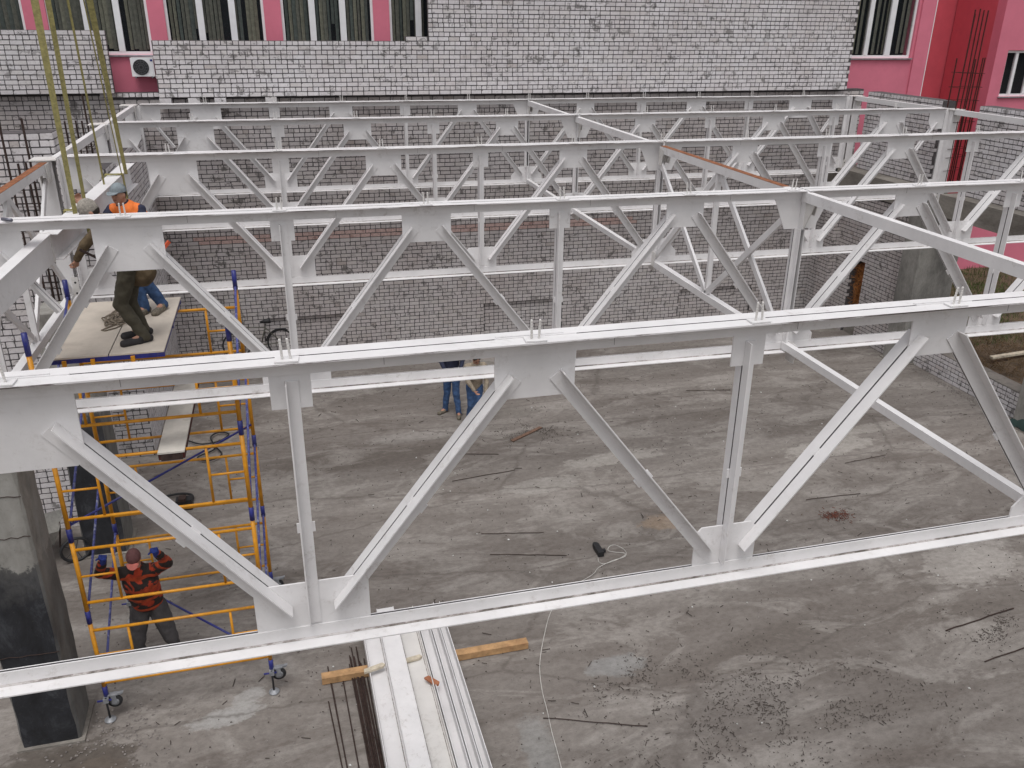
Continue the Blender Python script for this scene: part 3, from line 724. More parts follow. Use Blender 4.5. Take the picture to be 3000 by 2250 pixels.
obj('corner_bead', MB().box((20.94, YP-.055, -6.3), (20.962, YP-.035, 5.2)), PVC, bld)
def window(x0, x1, z0, z1, y, mull, blinds=0, style=0):
    f = obj('window', MB().box((x0, y+.06, z0), (x0+.06, y+.12, z1)).box((x1-.06, y+.06, z0), (x1, y+.12, z1)).box((x0+.06, y+.06, z0), (x1-.06, y+.12, z0+.07)).box((x0+.06, y+.06, z1-.07), (x1-.06, y+.12, z1)), PVC, bld)
    for mx, mw in mull: obj('mullion', MB().box((mx-mw/2, y+.055, z0+.071), (mx+mw/2, y+.125, z1-.071)), PVC, f)
    obj('sill', MB().box((x0-.04, y-.06, z0-.035), (x1+.04, y+.058, z0-.004)), ZINC, f)
    obj('reveal', MB().box((x0-.001, y+.34, z0-.1), (x1+.001, y+.36, z1+.1)), ROOM, f)
    xs = [x0+.06]+[v for mx, mw in mull for v in (mx-mw/2, mx+mw/2)]+[x1-.06]
    for i in range(0, len(xs), 2):
        obj('pane', MB().box((xs[i]+.002, y+.088, z0+.072), (xs[i+1]-.002, y+.093, z1-.072)), GLASS, f)
    if blinds:
        x = x0+.08; k = 0
        while x < x1-.1:
            wd = blinds*random.uniform(.85, 1.05)
            if random.random() > .06:
                a = .78+random.uniform(-.16, .16); zt = z1-.1; zb = z0+.08+random.uniform(0, .05)
                if style == 0 and random.random() < .1: zb += random.uniform(.1, .5)
                ca, sa = math.cos(a)*wd/2*1.25, math.sin(a)*wd/2*.8
                o = obj('blind_slat', MB().prism([(-ca, -sa), (ca, sa), (ca, sa+.003), (-ca, -sa+.003)], (x+wd/2, y+.2, zb), (1, 0, 0), (0, 1, 0), (0, 0, 1), zt-zb), BLIND[random.choice((0, 0, 1, 2))], f)
            x += blinds; k += 1
window(-4.2, -2.07, 1.02, 3.2, YP, [(-3.1, .14)], .09, 1)
window(-1.62, .45, .98, 3.2, YP, [(-.86, .1), (-.20, .13)], .088, 0)
window(.80, 2.95, 1.15, 3.2, YP, [(1.55, .14), (2.25, .14)], .088, 0)
window(3.33, 5.44, 1.15, 3.2, YP, [(4.03, .14), (4.73, .14)], .088, 0)
window(5.82, 7.95, 1.15, 3.2, YP, [(6.52, .14), (7.22, .14)], .088, 0)
window(18.35, 20.42, .88, 3.2, YP, [(19.0, .13), (19.69, .17)], .16, 1)
window(24.64, 27.3, -.28, 1.05, 18.3, [(25.06, .1), (25.62, .14), (26.2, .1)], 0)
# air conditioner
ac = thing('air_conditioner', 'white outdoor air conditioning unit with round black fan grille on the pink wall', 'air conditioner', (.21, 17.05, .53))
obj('casing', MB().box((-.02, 16.95, .54), (.46, 17.24, .93)), PVC, ac)
obj('fan_recess', MB().tube([(.19, 16.949, .735), (.19, 16.944, .735)], .165, 28), BLACK, ac)
gr = MB()
for rr_ in (.05, .09, .13, .165): gr.tube([(.19+rr_*math.cos(a*math.pi/12), 16.938, .735+rr_*math.sin(a*math.pi/12)) for a in range(24)], .0035, 5, True)
for a in range(12): gr.tube([(.19+.03*math.cos(a*math.pi/6), 16.937, .735+.03*math.sin(a*math.pi/6)), (.19+.165*math.cos(a*math.pi/6+.5), 16.937, .735+.165*math.sin(a*math.pi/6+.5))], .003, 5)
obj('grille', gr, simple('grille_wire', (.10, .10, .11), .5), ac)
obj('badge', MB().box((.395, 16.943, .86), (.445, 16.949, .90)), BLUE, ac)
for xx in (.03, .38): obj('bracket', MB().box((xx, 16.97, .505), (xx+.03, 17.3, .535)), ZINC, ac)

# ------------------------------------------------------------------ rebar cages
def cage(label, pts, zb, zt, hoops, m, r_=.008, lean=(0, 0)):
    t = thing('rebar_cage', label, 'rebar', (pts[0][0], pts[0][1], zb), 'rebar cages')
    for i, (x, y) in enumerate(pts):
        top = zt[i]; n = 6
        p = [(x+lean[0]*(z_-zb)+random.uniform(-.006, .006), y+lean[1]*(z_-zb)+random.uniform(-.006, .006), z_) for z_ in [zb+(top-zb)*j/n for j in range(n+1)]]
        obj('rebar', MB().tube(p, r_, 6), m, t)
    xs = [p[0] for p in pts]; ys = [p[1] for p in pts]
    for z in hoops:
        a, b, c, d = min(xs)-.02, max(xs)+.02, min(ys)-.02, max(ys)+.02; z2 = z+random.uniform(-.03, .03)
        obj('tie_hoop', MB().tube([(a, c, z), (b, c, z2), (b, d, z2), (a, d, z)], .0055, 5, True), m, t)
cage('reddish rebar cage sticking up at the right between the brick sections', [(18.08, 12.45), (18.19, 12.44), (18.30, 12.45), (18.42, 12.46), (18.53, 12.45), (18.63, 12.5), (18.1, 12.75), (18.36, 12.77), (18.6, 12.74)],
     -1.9, [2.08, 2.1, 2.07, 2.07, 1.09, 1.09, 1.07, 2.0, 1.05], (-1.4, -1.1, -.9, -.6, -.3, .17, .45, .77), RUST_R, .016)
cage('dark rebar rods standing at the far left edge in front of the brick wall', [(-.72, 8.95), (-.43, 8.98), (-.55, 8.80), (-.50, 9.02)], -6.2, [.42, .47, -.12, -.14], (-.72, -1.1, -1.4, -1.9, -2.4), RUST_D, .018)
cage('dark rebar rods standing left of the fourth truss end', [(-.72, 12.9), (-.35, 12.95), (-.42, 12.85), (-.6, 13.2)], -6.2, [.02, .49, .03, .0], (-.45, -.5, -1.0), RUST_D, .018)

# ------------------------------------------------------------------ lifted beam and slings
Pf, Pn = Vector((1.08, 7.60, -.12)), Vector((.665, 4.80, -.40)); Pe = Vector((.05, -.9, -.80))
def ibeam(mb, p, q, h, b, t=.010):
    p, q = Vector(p), Vector(q); d = (q-p); L = d.length; d.normalize()
    sx = d.cross(Vector((0, 0, 1))).normalized(); sy = sx.cross(d).normalized()
    poly = [(-b/2, -h/2), (b/2, -h/2), (b/2, -h/2+t), (t/2, -h/2+t), (t/2, h/2-t), (b/2, h/2-t), (b/2, h/2), (-b/2, h/2), (-b/2, h/2-t), (-t/2, h/2-t), (-t/2, -h/2+t), (-b/2, -h/2+t)]
    return mb.prism(poly, p, sx, sy, d, L)
lb = thing('hoisted_i_beam', 'white I-beam hanging in slings above the platform', 'steel beam', Pn)
obj('beam', ibeam(MB(), Pn, Pf, .28, .17), W_, lb)
lb2 = thing('edge_beam', 'large white steel beam at the left edge with broad smooth web', 'steel beam', Pe)
d_ = (Pn-Pe).normalized()
Pq = Pn-d_*.03
bx = MB(); sx = d_.cross(Vector((0, 0, 1))).normalized(); sy = sx.cross(d_).normalized()
bx.prism([(-.09, -.15), (.0, -.15), (.0, .145), (.03, .145), (.03, .155), (-.09, .155)], Pe, sx, sy, d_, (Pq-Pe).length)
obj('beam', bx, W_, lb2)
obj('end_plate', MB().prism([(-.10, -.15), (.012, -.15), (.012, .158), (-.10, .158)], Pq, sx, sy, d_, .012), W_DIRTY, lb2)
slings = [((.80, 5.45, -.22), (.74, 5.75, 4.2), .045, .105, 'broad olive lifting sling, leftmost'), ((.86, 5.72, -.20), (.86, 5.8, 4.2), .035, .075, 'olive lifting sling, second from left'),
          ((1.08, 7.0, -.05), (1.02, 6.2, 4.2), .012, .018, 'thin olive lifting cord between the broad slings'), ((1.14, 6.95, -.02), (1.10, 6.15, 4.2), .040, .10, 'broad olive lifting sling, rightmost'),
          ((.93, 6.6, -.1), (.96, 6.0, 4.2), .02, .03, 'narrow olive sling tail hanging between the broad slings')]
for a, b, w0, w1, lbx in slings:
    a, b = Vector(a), Vector(b); mb = MB(); n = 14
    for i in range(n+1):
        t = i/n; p = a.lerp(b, t); ang = .5+.5*math.sin(t*5+a.x*9); wd = w0+(w1-w0)*t; dx = Vector((math.cos(ang*.6), math.sin(ang*.6), 0))*wd/2; th = Vector((-dx.y, dx.x, 0)).normalized()*.005
        mb.v += [p-dx-th, p+dx-th, p+dx+th, p-dx+th]
    for i in range(n):
        for k in range(4): mb.f.append((i*4+k, i*4+(k+1) % 4, i*4+4+(k+1) % 4, i*4+4+k))
    tag(obj('lifting_sling', mb, SLING, None, org=a), lbx, 'sling', 'crane slings')
for y, lbx in ((5.55, 'olive choker wrap round the hoisted beam near its left end'), (7.0, 'olive choker wrap round the hoisted beam near its far end')):
    t = (y-Pn.y)/(Pf.y-Pn.y); c = Pn.lerp(Pf, t)
    mb = MB()
    for dy in (-.03, .03):
        mb.tube([(c.x-.10, y+dy, c.z+.155), (c.x+.10, y+dy*.3, c.z+.155), (c.x+.105, y-dy, c.z-.15), (c.x-.105, y+dy, c.z-.155)], .014, 6, True)
    tag(obj('choker_wrap', mb, SLING, None, org=c), lbx, 'sling', 'choker wraps')

# ------------------------------------------------------------------ yellow scaffold tower
XL, XR, YF_, YB = .35, 2.32, 4.35, 6.30
JN = [-1.32, -2.45, -3.58, -4.71, -5.84]
sc = thing('scaffold_tower', 'yellow tubular scaffold tower with blue sleeves on castors', 'scaffold', ((XL+XR)/2, (YF_+YB)/2, ZF))
for x in (XL, XR):
    for y in (YF_, YB):
        for k in range(4):
            obj('post', MB().tube([(x, y, JN[k+1]+.09), (x, y, JN[k]-.09)], .026, 12), YEL, sc, True)
        for k in range(5):
            z0, z1 = (JN[k]-.088, JN[k]+(.09 if k else .16))
            obj('sleeve', MB().tube([(x, y, z0), (x, y, z1)], .0295, 12), BLUE, sc, True)
for y in (YF_, YB):
    for k in range(4):
        zt, zb = JN[k]-(.20 if k else .33), JN[k+1]+.20
        for z in (zt, zb): obj('ledger', MB().tube([(XL, y, z), (XR, y, z)], .019, 10), YEL, sc, True)
        for x, s in ((XL, 1), (XR, -1)):
            xs = x+s*.40
            obj('ladder_rail', MB().tube([(xs, y, zb), (xs, y, zt)], .016, 8), YEL, sc, True)
            obj('ladder_rung', MB().tube([(x, y, (zt+zb)/2), (xs, y, (zt+zb)/2)], .014, 8), YEL, sc, True)
for x in (XL, XR):
    for k in range(4):
        a, b = (x, YF_+.01, JN[k+1]+.05), (x, YB-.01, JN[k]-.05)
        obj('side_brace', MB().tube([a, b], .0155, 8), BLUE_W, sc, True)
        for e in (a, b): obj('lock_bolt', MB().tube([(x-.03, e[1], e[2]), (x+.03, e[1], e[2])], .009, 6), BLACK, sc)
obj('plan_brace', MB().tube([(XL, YF_, JN[2]+.12), (XR, YB, JN[2]+.25)], .015, 8), BLUE, sc, True)
obj('plan_brace', MB().tube([(XL, YB, JN[4]+.3), (XR, YF_, JN[4]+.15)], .015, 8), BLUE, sc, True)
obj('base_ledger', MB().tube([(XL, YF_, JN[4]+.14), (XR, YF_, JN[4]+.14)], .019, 8), YEL, sc, True)
for x in (XL, XR):
    for y in (YF_, YB):
        s = 1 if x == XR else 1
        obj('castor_stem', MB().tube([(x, y, JN[4]-.08), (x, y, JN[4]-.16)], .02, 8), BLUE, sc, True)
        dz = .12; cx_ = x+.085
        f = obj('castor', MB().box((x+.02, y-.03, -6.02+dz), (x+.13, y+.03, -6.005+dz)).box((x+.05, y-.034, -6.14+dz), (x+.11, y-.028, -6.006+dz)).box((x+.05, y+.028, -6.14+dz), (x+.11, y+.034, -6.006+dz)), ZINC, sc)
        obj('wheel', MB().tube([(cx_, y-.022, -6.12+dz), (cx_, y-.012, -6.12+dz), (cx_, y+.012, -6.12+dz), (cx_, y+.022, -6.12+dz)], [.078, .088, .088, .078], 20), BLACK, f, True)
        obj('hub', MB().tube([(cx_, y-.026, -6.12+dz), (cx_, y+.026, -6.12+dz)], .052, 16), ZINC, f, True)
        obj('brake_lever', MB().prism([(-.07, 0), (.07, .02), (.09, .05), (-.05, .03)], (x+.11, y-.02, -6.04+dz), (1, 0, 0), (0, 0, 1), (0, 1, 0), .04), ZINC, f)
        j = obj('screw_jack', MB().tube([(x, y-.05, -5.90), (x, y-.05, -6.235)], .013, 8), BLACK, sc, True)
        obj('handle', MB().tube([(x-.10, y-.05, -5.93), (x+.06, y-.05, -5.935)], .012, 8), BLUE, j, True)
        obj('jack_collar', MB().box((x-.03, y-.075, -5.96), (x+.03, y+.02, -5.90)), ZINC, j)
        obj('foot_plate', MB().tube([(x, y-.05, -6.236), (x, y-.05, -6.228), (x, y-.05, -6.205)], [.07, .066, .02], 20), ZINC, j)
# frame under the platform
pf = obj('platform_frame', MB().bar((.49, 5.5, -1.585), (1.62, 5.5, -1.585), .045, .03), BLUE, sc)
for y in (4.56, 6.45): obj('cross_tube', MB().bar((.49, y, -1.575), (1.62, y, -1.575), .045, .05), BLUE, pf)
for x in (.52, 1.05, 1.59): obj('long_tube', MB().bar((x, 4.585, -1.575), (x, 6.425, -1.575), .04, .05), BLUE, pf)
for x in (.62, .90, 1.30): obj('hook', MB().box((x-.02, 4.50, -1.62), (x+.02, 4.53, -1.56)), YEL, pf)
for x, lbx in ((.50, 'left plywood platform board carrying the rope coil'), (1.065, 'right plywood platform board under the two workers')):
    mb = MB(); mb.box((x, 4.535, -1.548), (x+.553, 6.53, -1.530)); tag(obj('platform_board', mb, PLY, None, org=(x, 4.535, -1.548)), lbx, 'platform board', 'plywood platform boards')
dk = thing('scaffold_deck', 'narrow pale deck plank lying inside the scaffold below the platform', 'deck plank', (1.57, 4.3, -2.66))
obj('board', MB().box((1.43, 4.22, -2.625), (1.71, 6.36, -2.605)), PLANKM, dk)
obj('frame_rail', MB().box((1.432, 4.23, -2.70), (1.455, 6.34, -2.6255)).box((1.685, 4.23, -2.70), (1.708, 6.34, -2.6255)), RUST_R, dk)
obj('end_cap', MB().box((1.456, 4.225, -2.71), (1.684, 4.245, -2.6255)), RUST_D, dk)
# rope coil on the platform
def rope_coil(cx, cy, cz, rx, ry, n, r, turns, seed):
    rnd = random.Random(seed); pts = []
    for i in range(n):
        t = i/n*turns*2*math.pi; a = 1+.30*math.sin(i*.37+seed)+.12*rnd.uniform(-1, 1)*0
        pts.append((cx+rx*a*math.cos(t)+.05*math.sin(i*.23), cy+ry*a*math.sin(t+.2*math.sin(i*.11))+.07*math.cos(i*.19), cz+r+.028*abs(math.sin(i*.61))))
    return pts
rp = MB().tube(rope_coil(.98, 5.75, -1.53, .10, .16, 260, .009, 11, 3)+[(.97, 5.50, -1.521), (.90, 5.42, -1.521), (.86, 5.36, -1.521), (.90, 5.33, -1.521), (1.0, 5.40, -1.521), (1.06, 5.50, -1.521)], .0085, 6)
tag(obj('rope_coil', rp, ROPE, None, True, (.98, 5.75, -1.53)), 'tangled grey-brown rope coil lying on the plywood platform', 'rope')

# ------------------------------------------------------------------ beams, timbers and rods on the floor
t1 = MB(); t1.box((2.93, 4.28, -6.238), (5.74, 4.40, -6.14)); tm = obj('timber_sleeper', t1, WOOD, None, org=(4.3, 4.34, -6.238)); tm.rotation_euler.z = R(.5)
tag(tm, 'squared yellow timber lying across under the white steel beams', 'timber')
t1 = MB(); t1.box((2.9, .6, -6.238), (5.7, .72, -6.14)); tm = obj('timber_sleeper', t1, WOOD, None, org=(4.3, .66, -6.238)); tag(tm, 'squared timber under the near end of the white steel beams, out of view', 'timber')
zS = -6.139
def floorbeam(label, x, prof, y0=-1.2, y1=5.25, skew=0.0, z=zS, m=W_, off=0, grit=()):
    r = thing('steel_channel', label, 'steel beam', (x, y0, z), 'white steel beams on the floor')
    p, q = Vector((x, y0, z)), Vector((x+skew, y1, z)); d = (q-p); L = d.length; d.normalize(); sxx = Vector((d.y, -d.x, 0))
    obj('beam', MB().prism(prof, p, sxx, (0, 0, 1), d, L), m, r)
    for gx, gz in grit: obj('grit_line', MB().prism([(gx, gz), (gx+.009, gz), (gx+.006, gz+.003), (gx+.003, gz+.003)], p, sxx, (0, 0, 1), d, L), DUSTLINE, r)
    return r
t = .010
I_lying = lambda h, b: [(0, 0), (t, 0), (t, b/2-t/2), (h-t, b/2-t/2), (h-t, 0), (h, 0), (h, b), (h-t, b), (h-t, b/2+t/2), (t, b/2+t/2), (t, b), (0, b)]
U_up = lambda h, b: [(0, 0), (h, 0), (h, b), (h-t, b), (h-t, t), (t, t), (t, b), (0, b)]
floorbeam('leftmost white I-beam on the floor, lying on its side', 3.62, I_lying(.36, .18), skew=-.10, grit=((.012, .096), (.22, .096)))
floorbeam('broad white channel laid face up over the middle beams', 3.86, [(0, 0), (.24, 0), (.24, .07), (.23, .07), (.23, .06), (.01, .06), (.01, .07), (0, .07)], skew=-.10, z=zS+.181, y1=5.22)
floorbeam('middle white I-beam on the floor, carrying a wood offcut', 4.03, I_lying(.35, .18), skew=-.10, m=W_DIRTY, grit=((.09, .096), (.318, .096)))
floorbeam('white channel on the floor, second from the right', 4.40, U_up(.14, .16), skew=-.10)
floorbeam('white channel on the floor with narrow groove', 4.555, U_up(.11, .17), skew=-.10)
floorbeam('rightmost white channel on the floor', 4.68, U_up(.10, .15), skew=-.10, y1=5.3)
for (x, y, rz, L, lbx, m, z) in ((3.60, 4.08, 18, .30, 'pale wood wedge at the left edge of the steel beams', WOOD_P, -5.955), (4.12, 4.22, 12, .26, 'pale wood offcut on the middle white beam', WOOD_P, -6.03), (4.30, 3.72, -50, .22, 'reddish wood chip wedged between the beams', simple('red_wood_chip', (.36, .14, .07), .8), -6.0)):
    mb = MB()
    mb.prism([(-L/2, -.035), (L/2-.04, -.04), (L/2, -.01), (L/2-.02, .035), (-L/2+.02, .03)], (0, 0, 0), (1, 0, 0), (0, 1, 0), (0, 0, 1), .03)
    o = obj('wood_offcut', mb, m); o.location = (x, y, z); o.rotation_euler = (0, .06, R(rz)); tag(o, lbx, 'wood offcut')
rods = thing('rebar_bundle', 'bundle of dark rebar rods lying left of the white beams', 'rebar', (3.4, 3, ZF))
for i in range(16):
    x = 3.58-.022*(i % 8)-.010*(i//8); z = ZF+.012+.02*(i//8); y1 = 4.9-random.uniform(0, .5)
    obj('rebar', MB().tube([(x+.03, -1.0, z), (x+random.uniform(-.03, .01), 2.2, z), (x-.10+random.uniform(-.03, .03), y1, z+.006)], .0085, 6), RUST_D, rods)
for x0, x1, y1 in ((3.30, 3.02, 4.6), (3.26, 3.05, 4.25), (3.35, 3.20, 4.30), (3.24, 2.99, 3.95)):
    obj('rebar', MB().tube([(x0, -.8, ZF+.012), ((x0+x1)/2+.02, 2.2, ZF+.012), (x1, y1, ZF+.014)], .0085, 6), RUST_D, rods)

# cable and power tool
cz = ZF+.016
def curve(pts, n=8):
    pts = [Vector(p) for p in pts]; out = []
    for i in range(len(pts)-1):
        p0 = pts[max(i-1, 0)]; p1 = pts[i]; p2 = pts[i+1]; p3 = pts[min(i+2, len(pts)-1)]
        for j in range(n):
            s = j/n; out.append(.5*((2*p1)+(-p0+p2)*s+(2*p0-5*p1+4*p2-p3)*s*s+(-p0+3*p1-3*p2+p3)*s**3))
    out.append(pts[-1]); return out
cb = MB().tube(curve([(x, y, cz) for x, y in ((5.4, .9), (5.56, 2.22), (5.61, 2.74), (5.66, 3.13), (5.70, 3.49), (5.80, 3.93), (6.01, 4.45), (6.32, 5.04), (6.75, 5.45), (7.18, 5.70), (7.35, 5.86), (7.62, 5.98), (7.86, 6.04), (7.93, 6.2), (7.84, 6.38), (7.73, 6.38), (7.66, 6.27), (7.75, 6.2), (7.90, 6.12), (7.78, 6.02), (7.48, 5.93), (7.40, 6.0), (7.43, 6.12))]), .0055, 6)
tag(obj('extension_cable', cb, CABLE_W, None, True, (5.6, 2.2, ZF)), 'thin white cable running over the floor to the black power tool', 'cable')
pt = thing('power_tool', 'small black power tool lying on the floor with looped white cable', 'power tool', (7.5, 6.3, ZF))
obj('body', MB().box((7.44, 6.13, ZF+.015), (7.535, 6.40, ZF+.10)), BLACK, pt)
obj('grip', MB().box((7.536, 6.22, ZF+.02), (7.60, 6.27, ZF+.07)), BLACK, pt)
obj('guard', MB().tube([(7.49, 6.42, ZF+.03), (7.49, 6.42, ZF+.08)], .05, 14), BLACK, pt)

# twigs and rods with a place of their own
def rod(label, a, b, r=.0062, m=RUST_D, bend=.008, name='steel_rod', cat='rod'):
    pts = [Vector((a[0]+(b[0]-a[0])*i/8, a[1]+(b[1]-a[1])*i/8, ZF+.018)) for i in range(9)]
    for i, p in enumerate(pts): p += Vector((random.uniform(-bend, bend)*.3, random.uniform(-bend, bend), 0))
    tag(obj(name, MB().tube(pts, r, 5), m, None, org=(a[0], a[1], ZF)), label, cat, 'thin rods on the floor')
rod('thin dark rod on the floor crossing the white cable', (5.57, 3.01), (6.79, 2.56))
rod('thick dark rod at the right on open floor', (11.68, 3.2), (13.03, 3.39), .010)
rod('thin dark rod at the lower right picture edge', (11.74, 2.52), (13.2, 2.7), .009)
rod('thin rod near the far middle of the floor', (11.78, 12.05), (12.82, 11.84))
rod('thin rod on the floor above the power tool, upper one', (5.74, 7.25), (6.78, 7.04))
rod('thin rod on the floor above the power tool, lower one', (5.74, 6.63), (6.95, 6.3))
rod('slightly bent thin rod in the middle of the floor', (5.6, 9.14), (6.87, 9.27))
rod('thin rod on the floor in front of the two bystanders', (5.98, 10.18), (6.71, 9.98))
rod('dark twig behind the right diagonal of the nearest truss', (11.75, 6.93), (12.86, 6.89))
rod('dark twig at the right, nearer the knee wall', (13.3, 8.0), (14.3, 8.1))
pb = MB().box((7.05, 10.68, ZF+.012), (7.95, 10.76, ZF+.03)); o = obj('wood_lath', pb, simple('brown_lath', (.17, .10, .07), .85), None, org=(7.5, 10.72, ZF)); o.rotation_euler.z = R(32)
tag(o, 'brown wooden lath lying on the floor right of the bystanders', 'lath')
o = obj('wood_lath', MB().box((1.2, 9.4, ZF+.012), (1.5, 9.44, ZF+.02)), WOOD_P, None, org=(1.3, 9.4, ZF)); tag(o, 'small pale splinter on the floor behind the scaffold', 'lath')

# loose debris that nobody could count
def scatter(name, label, n, fn, m, kind='twig'):
    mb = MB()
    for i in range(n):
        x, y, s = fn()
        if x is None: continue
        a = random.uniform(0, math.pi); z = ZF+.014
        if kind == 'twig':
            L = s*random.uniform(.4, 1.3); r = .0035+L*.018; d = Vector((math.cos(a), math.sin(a), 0)); p = Vector((x, y, z)); e = Vector((-d.y, d.x, 0))*r
            b = random.uniform(-.2, .2)*L; mid = p+e.normalized()*b
            q0, q1 = p-d*L/2, p+d*L/2
            mb.add([q0-e, q0+e, q1+e, q1-e, q0+Vector((0, 0, r*1.6)), q1+Vector((0, 0, r*1.6))], [(0, 3, 5, 4), (1, 4, 5, 2), (0, 4, 1), (3, 2, 5)])
        else:
            r = s*random.uniform(.5, 1.4)
            vs = [(x+r*math.cos(a+k*1.257)*random.uniform(.7, 1.2), y+r*math.sin(a+k*1.257)*random.uniform(.7, 1.2), z-.004) for k in range(5)]+[(x+random.uniform(-.3, .3)*r, y, z+r*.75)]
            mb.add(vs, [(k, (k+1) % 5, 5) for k in range(5)])
    o = obj(name, mb, m); tag(o, label, 'debris'); o['kind'] = 'stuff'
def uni(): return random.uniform(-.5, 18.1), random.uniform(-2, 16.5), random.choice((.03, .04, .06, .11))
def clus():
    cx, cy, sx_, sy_ = random.choice(((8.0, 2.5, .8, .5), (8.6, 2.9, .6, .5), (7.6, 2.2, .8, .5), (8.9, 2.0, .9, .5), (9.7, 2.3, .8, .4), (7.6, 10.8, .5, .25), (6.9, 3.4, .5, .3), (12.3, 3.1, .3, .2)))
    x, y = random.gauss(cx, sx_), random.gauss(cy, sy_)
    if mnoise.noise(Vector((x*2.2, y*2.6, 7)))+.5*mnoise.noise(Vector((x*6, y*7, 1))) < -.02+random.uniform(-.15, .15): return None, None, None
    return x, y, random.choice((.010, .012, .016, .02, .025, .05))
TWIG = simple('dark_twig', (.075, .06, .052), .9, 0, .4, 20)
scatter('twig_litter', 'fine dark twigs and wire bits scattered over the floor', 1100, uni, TWIG)
scatter('twig_litter', 'dense patch of dark crumbs on the near right floor', 4800, clus, TWIG)
def lit(): return random.uniform(-.3, 18), random.uniform(0, 16.5), .014
STONE = simple('stone_chip', (.24, .215, .20), .9, 0, .35, 12)
scatter('stone_chips', 'small pale stone and mortar chips on the floor', 1300, lit, STONE, 's')
scatter('stone_chips', 'rubble crumbs round the foot of the left column', 260, lambda: (random.gauss(.45, .4), random.gauss(4.0, .35), .015), STONE, 's')
scatter('dark_crumbs', 'dark crumbs sprinkled over the floor', 2200, lambda: (random.uniform(0, 18), random.uniform(1, 16), .010), TWIG, 's')
scatter('white_chips', 'tiny white chips on the floor', 70, lambda: (random.uniform(3, 14), random.uniform(2, 12), .014), simple('white_chip', (.7, .7, .68), .8), 's')
LEAF = simple('red_brown_leaf', (.13, .04, .025), .85, 0, .5, 30)
scatter('leaf_patch', 'small patch of red-brown leaves on the floor at right', 170, lambda: (random.gauss(11.98, .13), random.gauss(6.33, .08), .05), LEAF)
scatter('brick_rubble', 'rubble strip along the foot of the knee high wall', 500, lambda: (18.1-abs(random.gauss(0, .12)), random.uniform(7, 12.3), .016), STONE, 's')

# ------------------------------------------------------------------ odds and ends left side
hk = thing('bent_pipe_tool', 'black bent pipe with a dark clamp on the floor behind the scaffold', 'tool', (.8, 9.5, ZF))
obj('pipe', MB().tube(curve([(.30, 9.72, ZF+.05), (.62, 9.80, ZF+.05), (.84, 9.76, ZF+.05), (.93, 9.62, ZF+.05), (.90, 9.35, ZF+.05)]), .022, 8), BLACK, hk, True)
obj('clamp', MB().box((.68, 9.25, ZF+.01), (.95, 9.42, ZF+.20)), BLACK, hk)
obj('jaw', MB().box((.74, 9.20, ZF+.201), (.86, 9.36, ZF+.26)), RUST_D, hk)
cbk = MB().tube(curve([(.65, 12.0, ZF+.05), (.95, 11.75, ZF+.06), (1.3, 11.85, ZF+.05), (1.45, 12.1, ZF+.06), (1.25, 12.25, ZF+.05), (1.1, 12.0, ZF+.07), (1.2, 11.5, ZF+.05), (.9, 11.2, ZF+.05), (1.1, 11.0, ZF+.05), (1.35, 11.2, ZF+.05), (1.2, 11.6, ZF+.06)]), .016, 7)
tag(obj('black_cable', cbk, BLACK, None, True, (1, 11.6, ZF)), 'looped black cable on the floor right of the deck plank', 'cable')
wb = thing('wheelbarrow', 'old grey wheelbarrow partly hidden behind the left column', 'wheelbarrow', (-1.0, 8.2, ZF))
bm_ = MB()
bm_.add([(-1.55, 8.55, -5.65), (-.95, 8.75, -5.65), (-.85, 7.95, -5.60), (-1.45, 7.75, -5.60), (-1.4, 8.40, -5.95), (-1.05, 8.5, -5.95), (-1.0, 8.1, -5.92), (-1.35, 8.0, -5.92)],
        [(0, 4, 5, 1), (1, 5, 6, 2), (2, 6, 7, 3), (3, 7, 4, 0), (4, 7, 6, 5)])
obj('tray', bm_, CONC, wb)
obj('wheel', MB().tube([(-.70+.2*math.cos(a*math.pi/12), 8.05+.08*math.cos(a*math.pi/12), -6.03+.2*math.sin(a*math.pi/12)) for a in range(24)], .024, 8, True), BLACK, wb, True)
for a in range(5): obj('spoke', MB().tube([(-.70, 8.05, -6.03), (-.70+.19*math.cos(a*1.257), 8.05+.07*math.cos(a*1.257), -6.03+.19*math.sin(a*1.257))], .006, 5), BLACK, wb)
for dx in (0, .45): obj('handle', MB().tube([(-1.5+dx, 8.9-dx*.1, -5.75), (-1.2+dx*.6, 8.1, -5.98)], .014, 8), RUST_D, wb, True)
cr = thing('plastic_crate', 'black slatted crate on the floor left of the scaffold', 'crate', (-1.4, 10.2, ZF))
for i in range(4): obj('slat', MB().bar((-1.75, 10.1+i*.14, ZF+.16), (-1.25, 9.95+i*.14, ZF+.16), .03, .03), BLACK, cr)
for i in range(3): obj('slat', MB().bar((-1.72+i*.22, 10.12-i*.06, ZF+.16), (-1.68+i*.22, 10.58-i*.06, ZF+.16), .03, .034), BLACK, cr)
obj('base', MB().box((-1.75, 10.0, ZF+.01), (-1.22, 10.45, ZF+.03)), BLACK, cr)
tag(obj('black_sheet', MB().prism([(0, 0), (.12, .06), (.18, .25), (.14, .5), (.05, .75), (.0, .4)], (-1.42, 8.35, -5.1), (1, 0, 0), (0, .2, 1), (0, 1, 0), .01), BLACK, None, org=(-1.42, 8.35, -5.1)), 'black torn sheet hanging left of the scaffold', 'sheet')
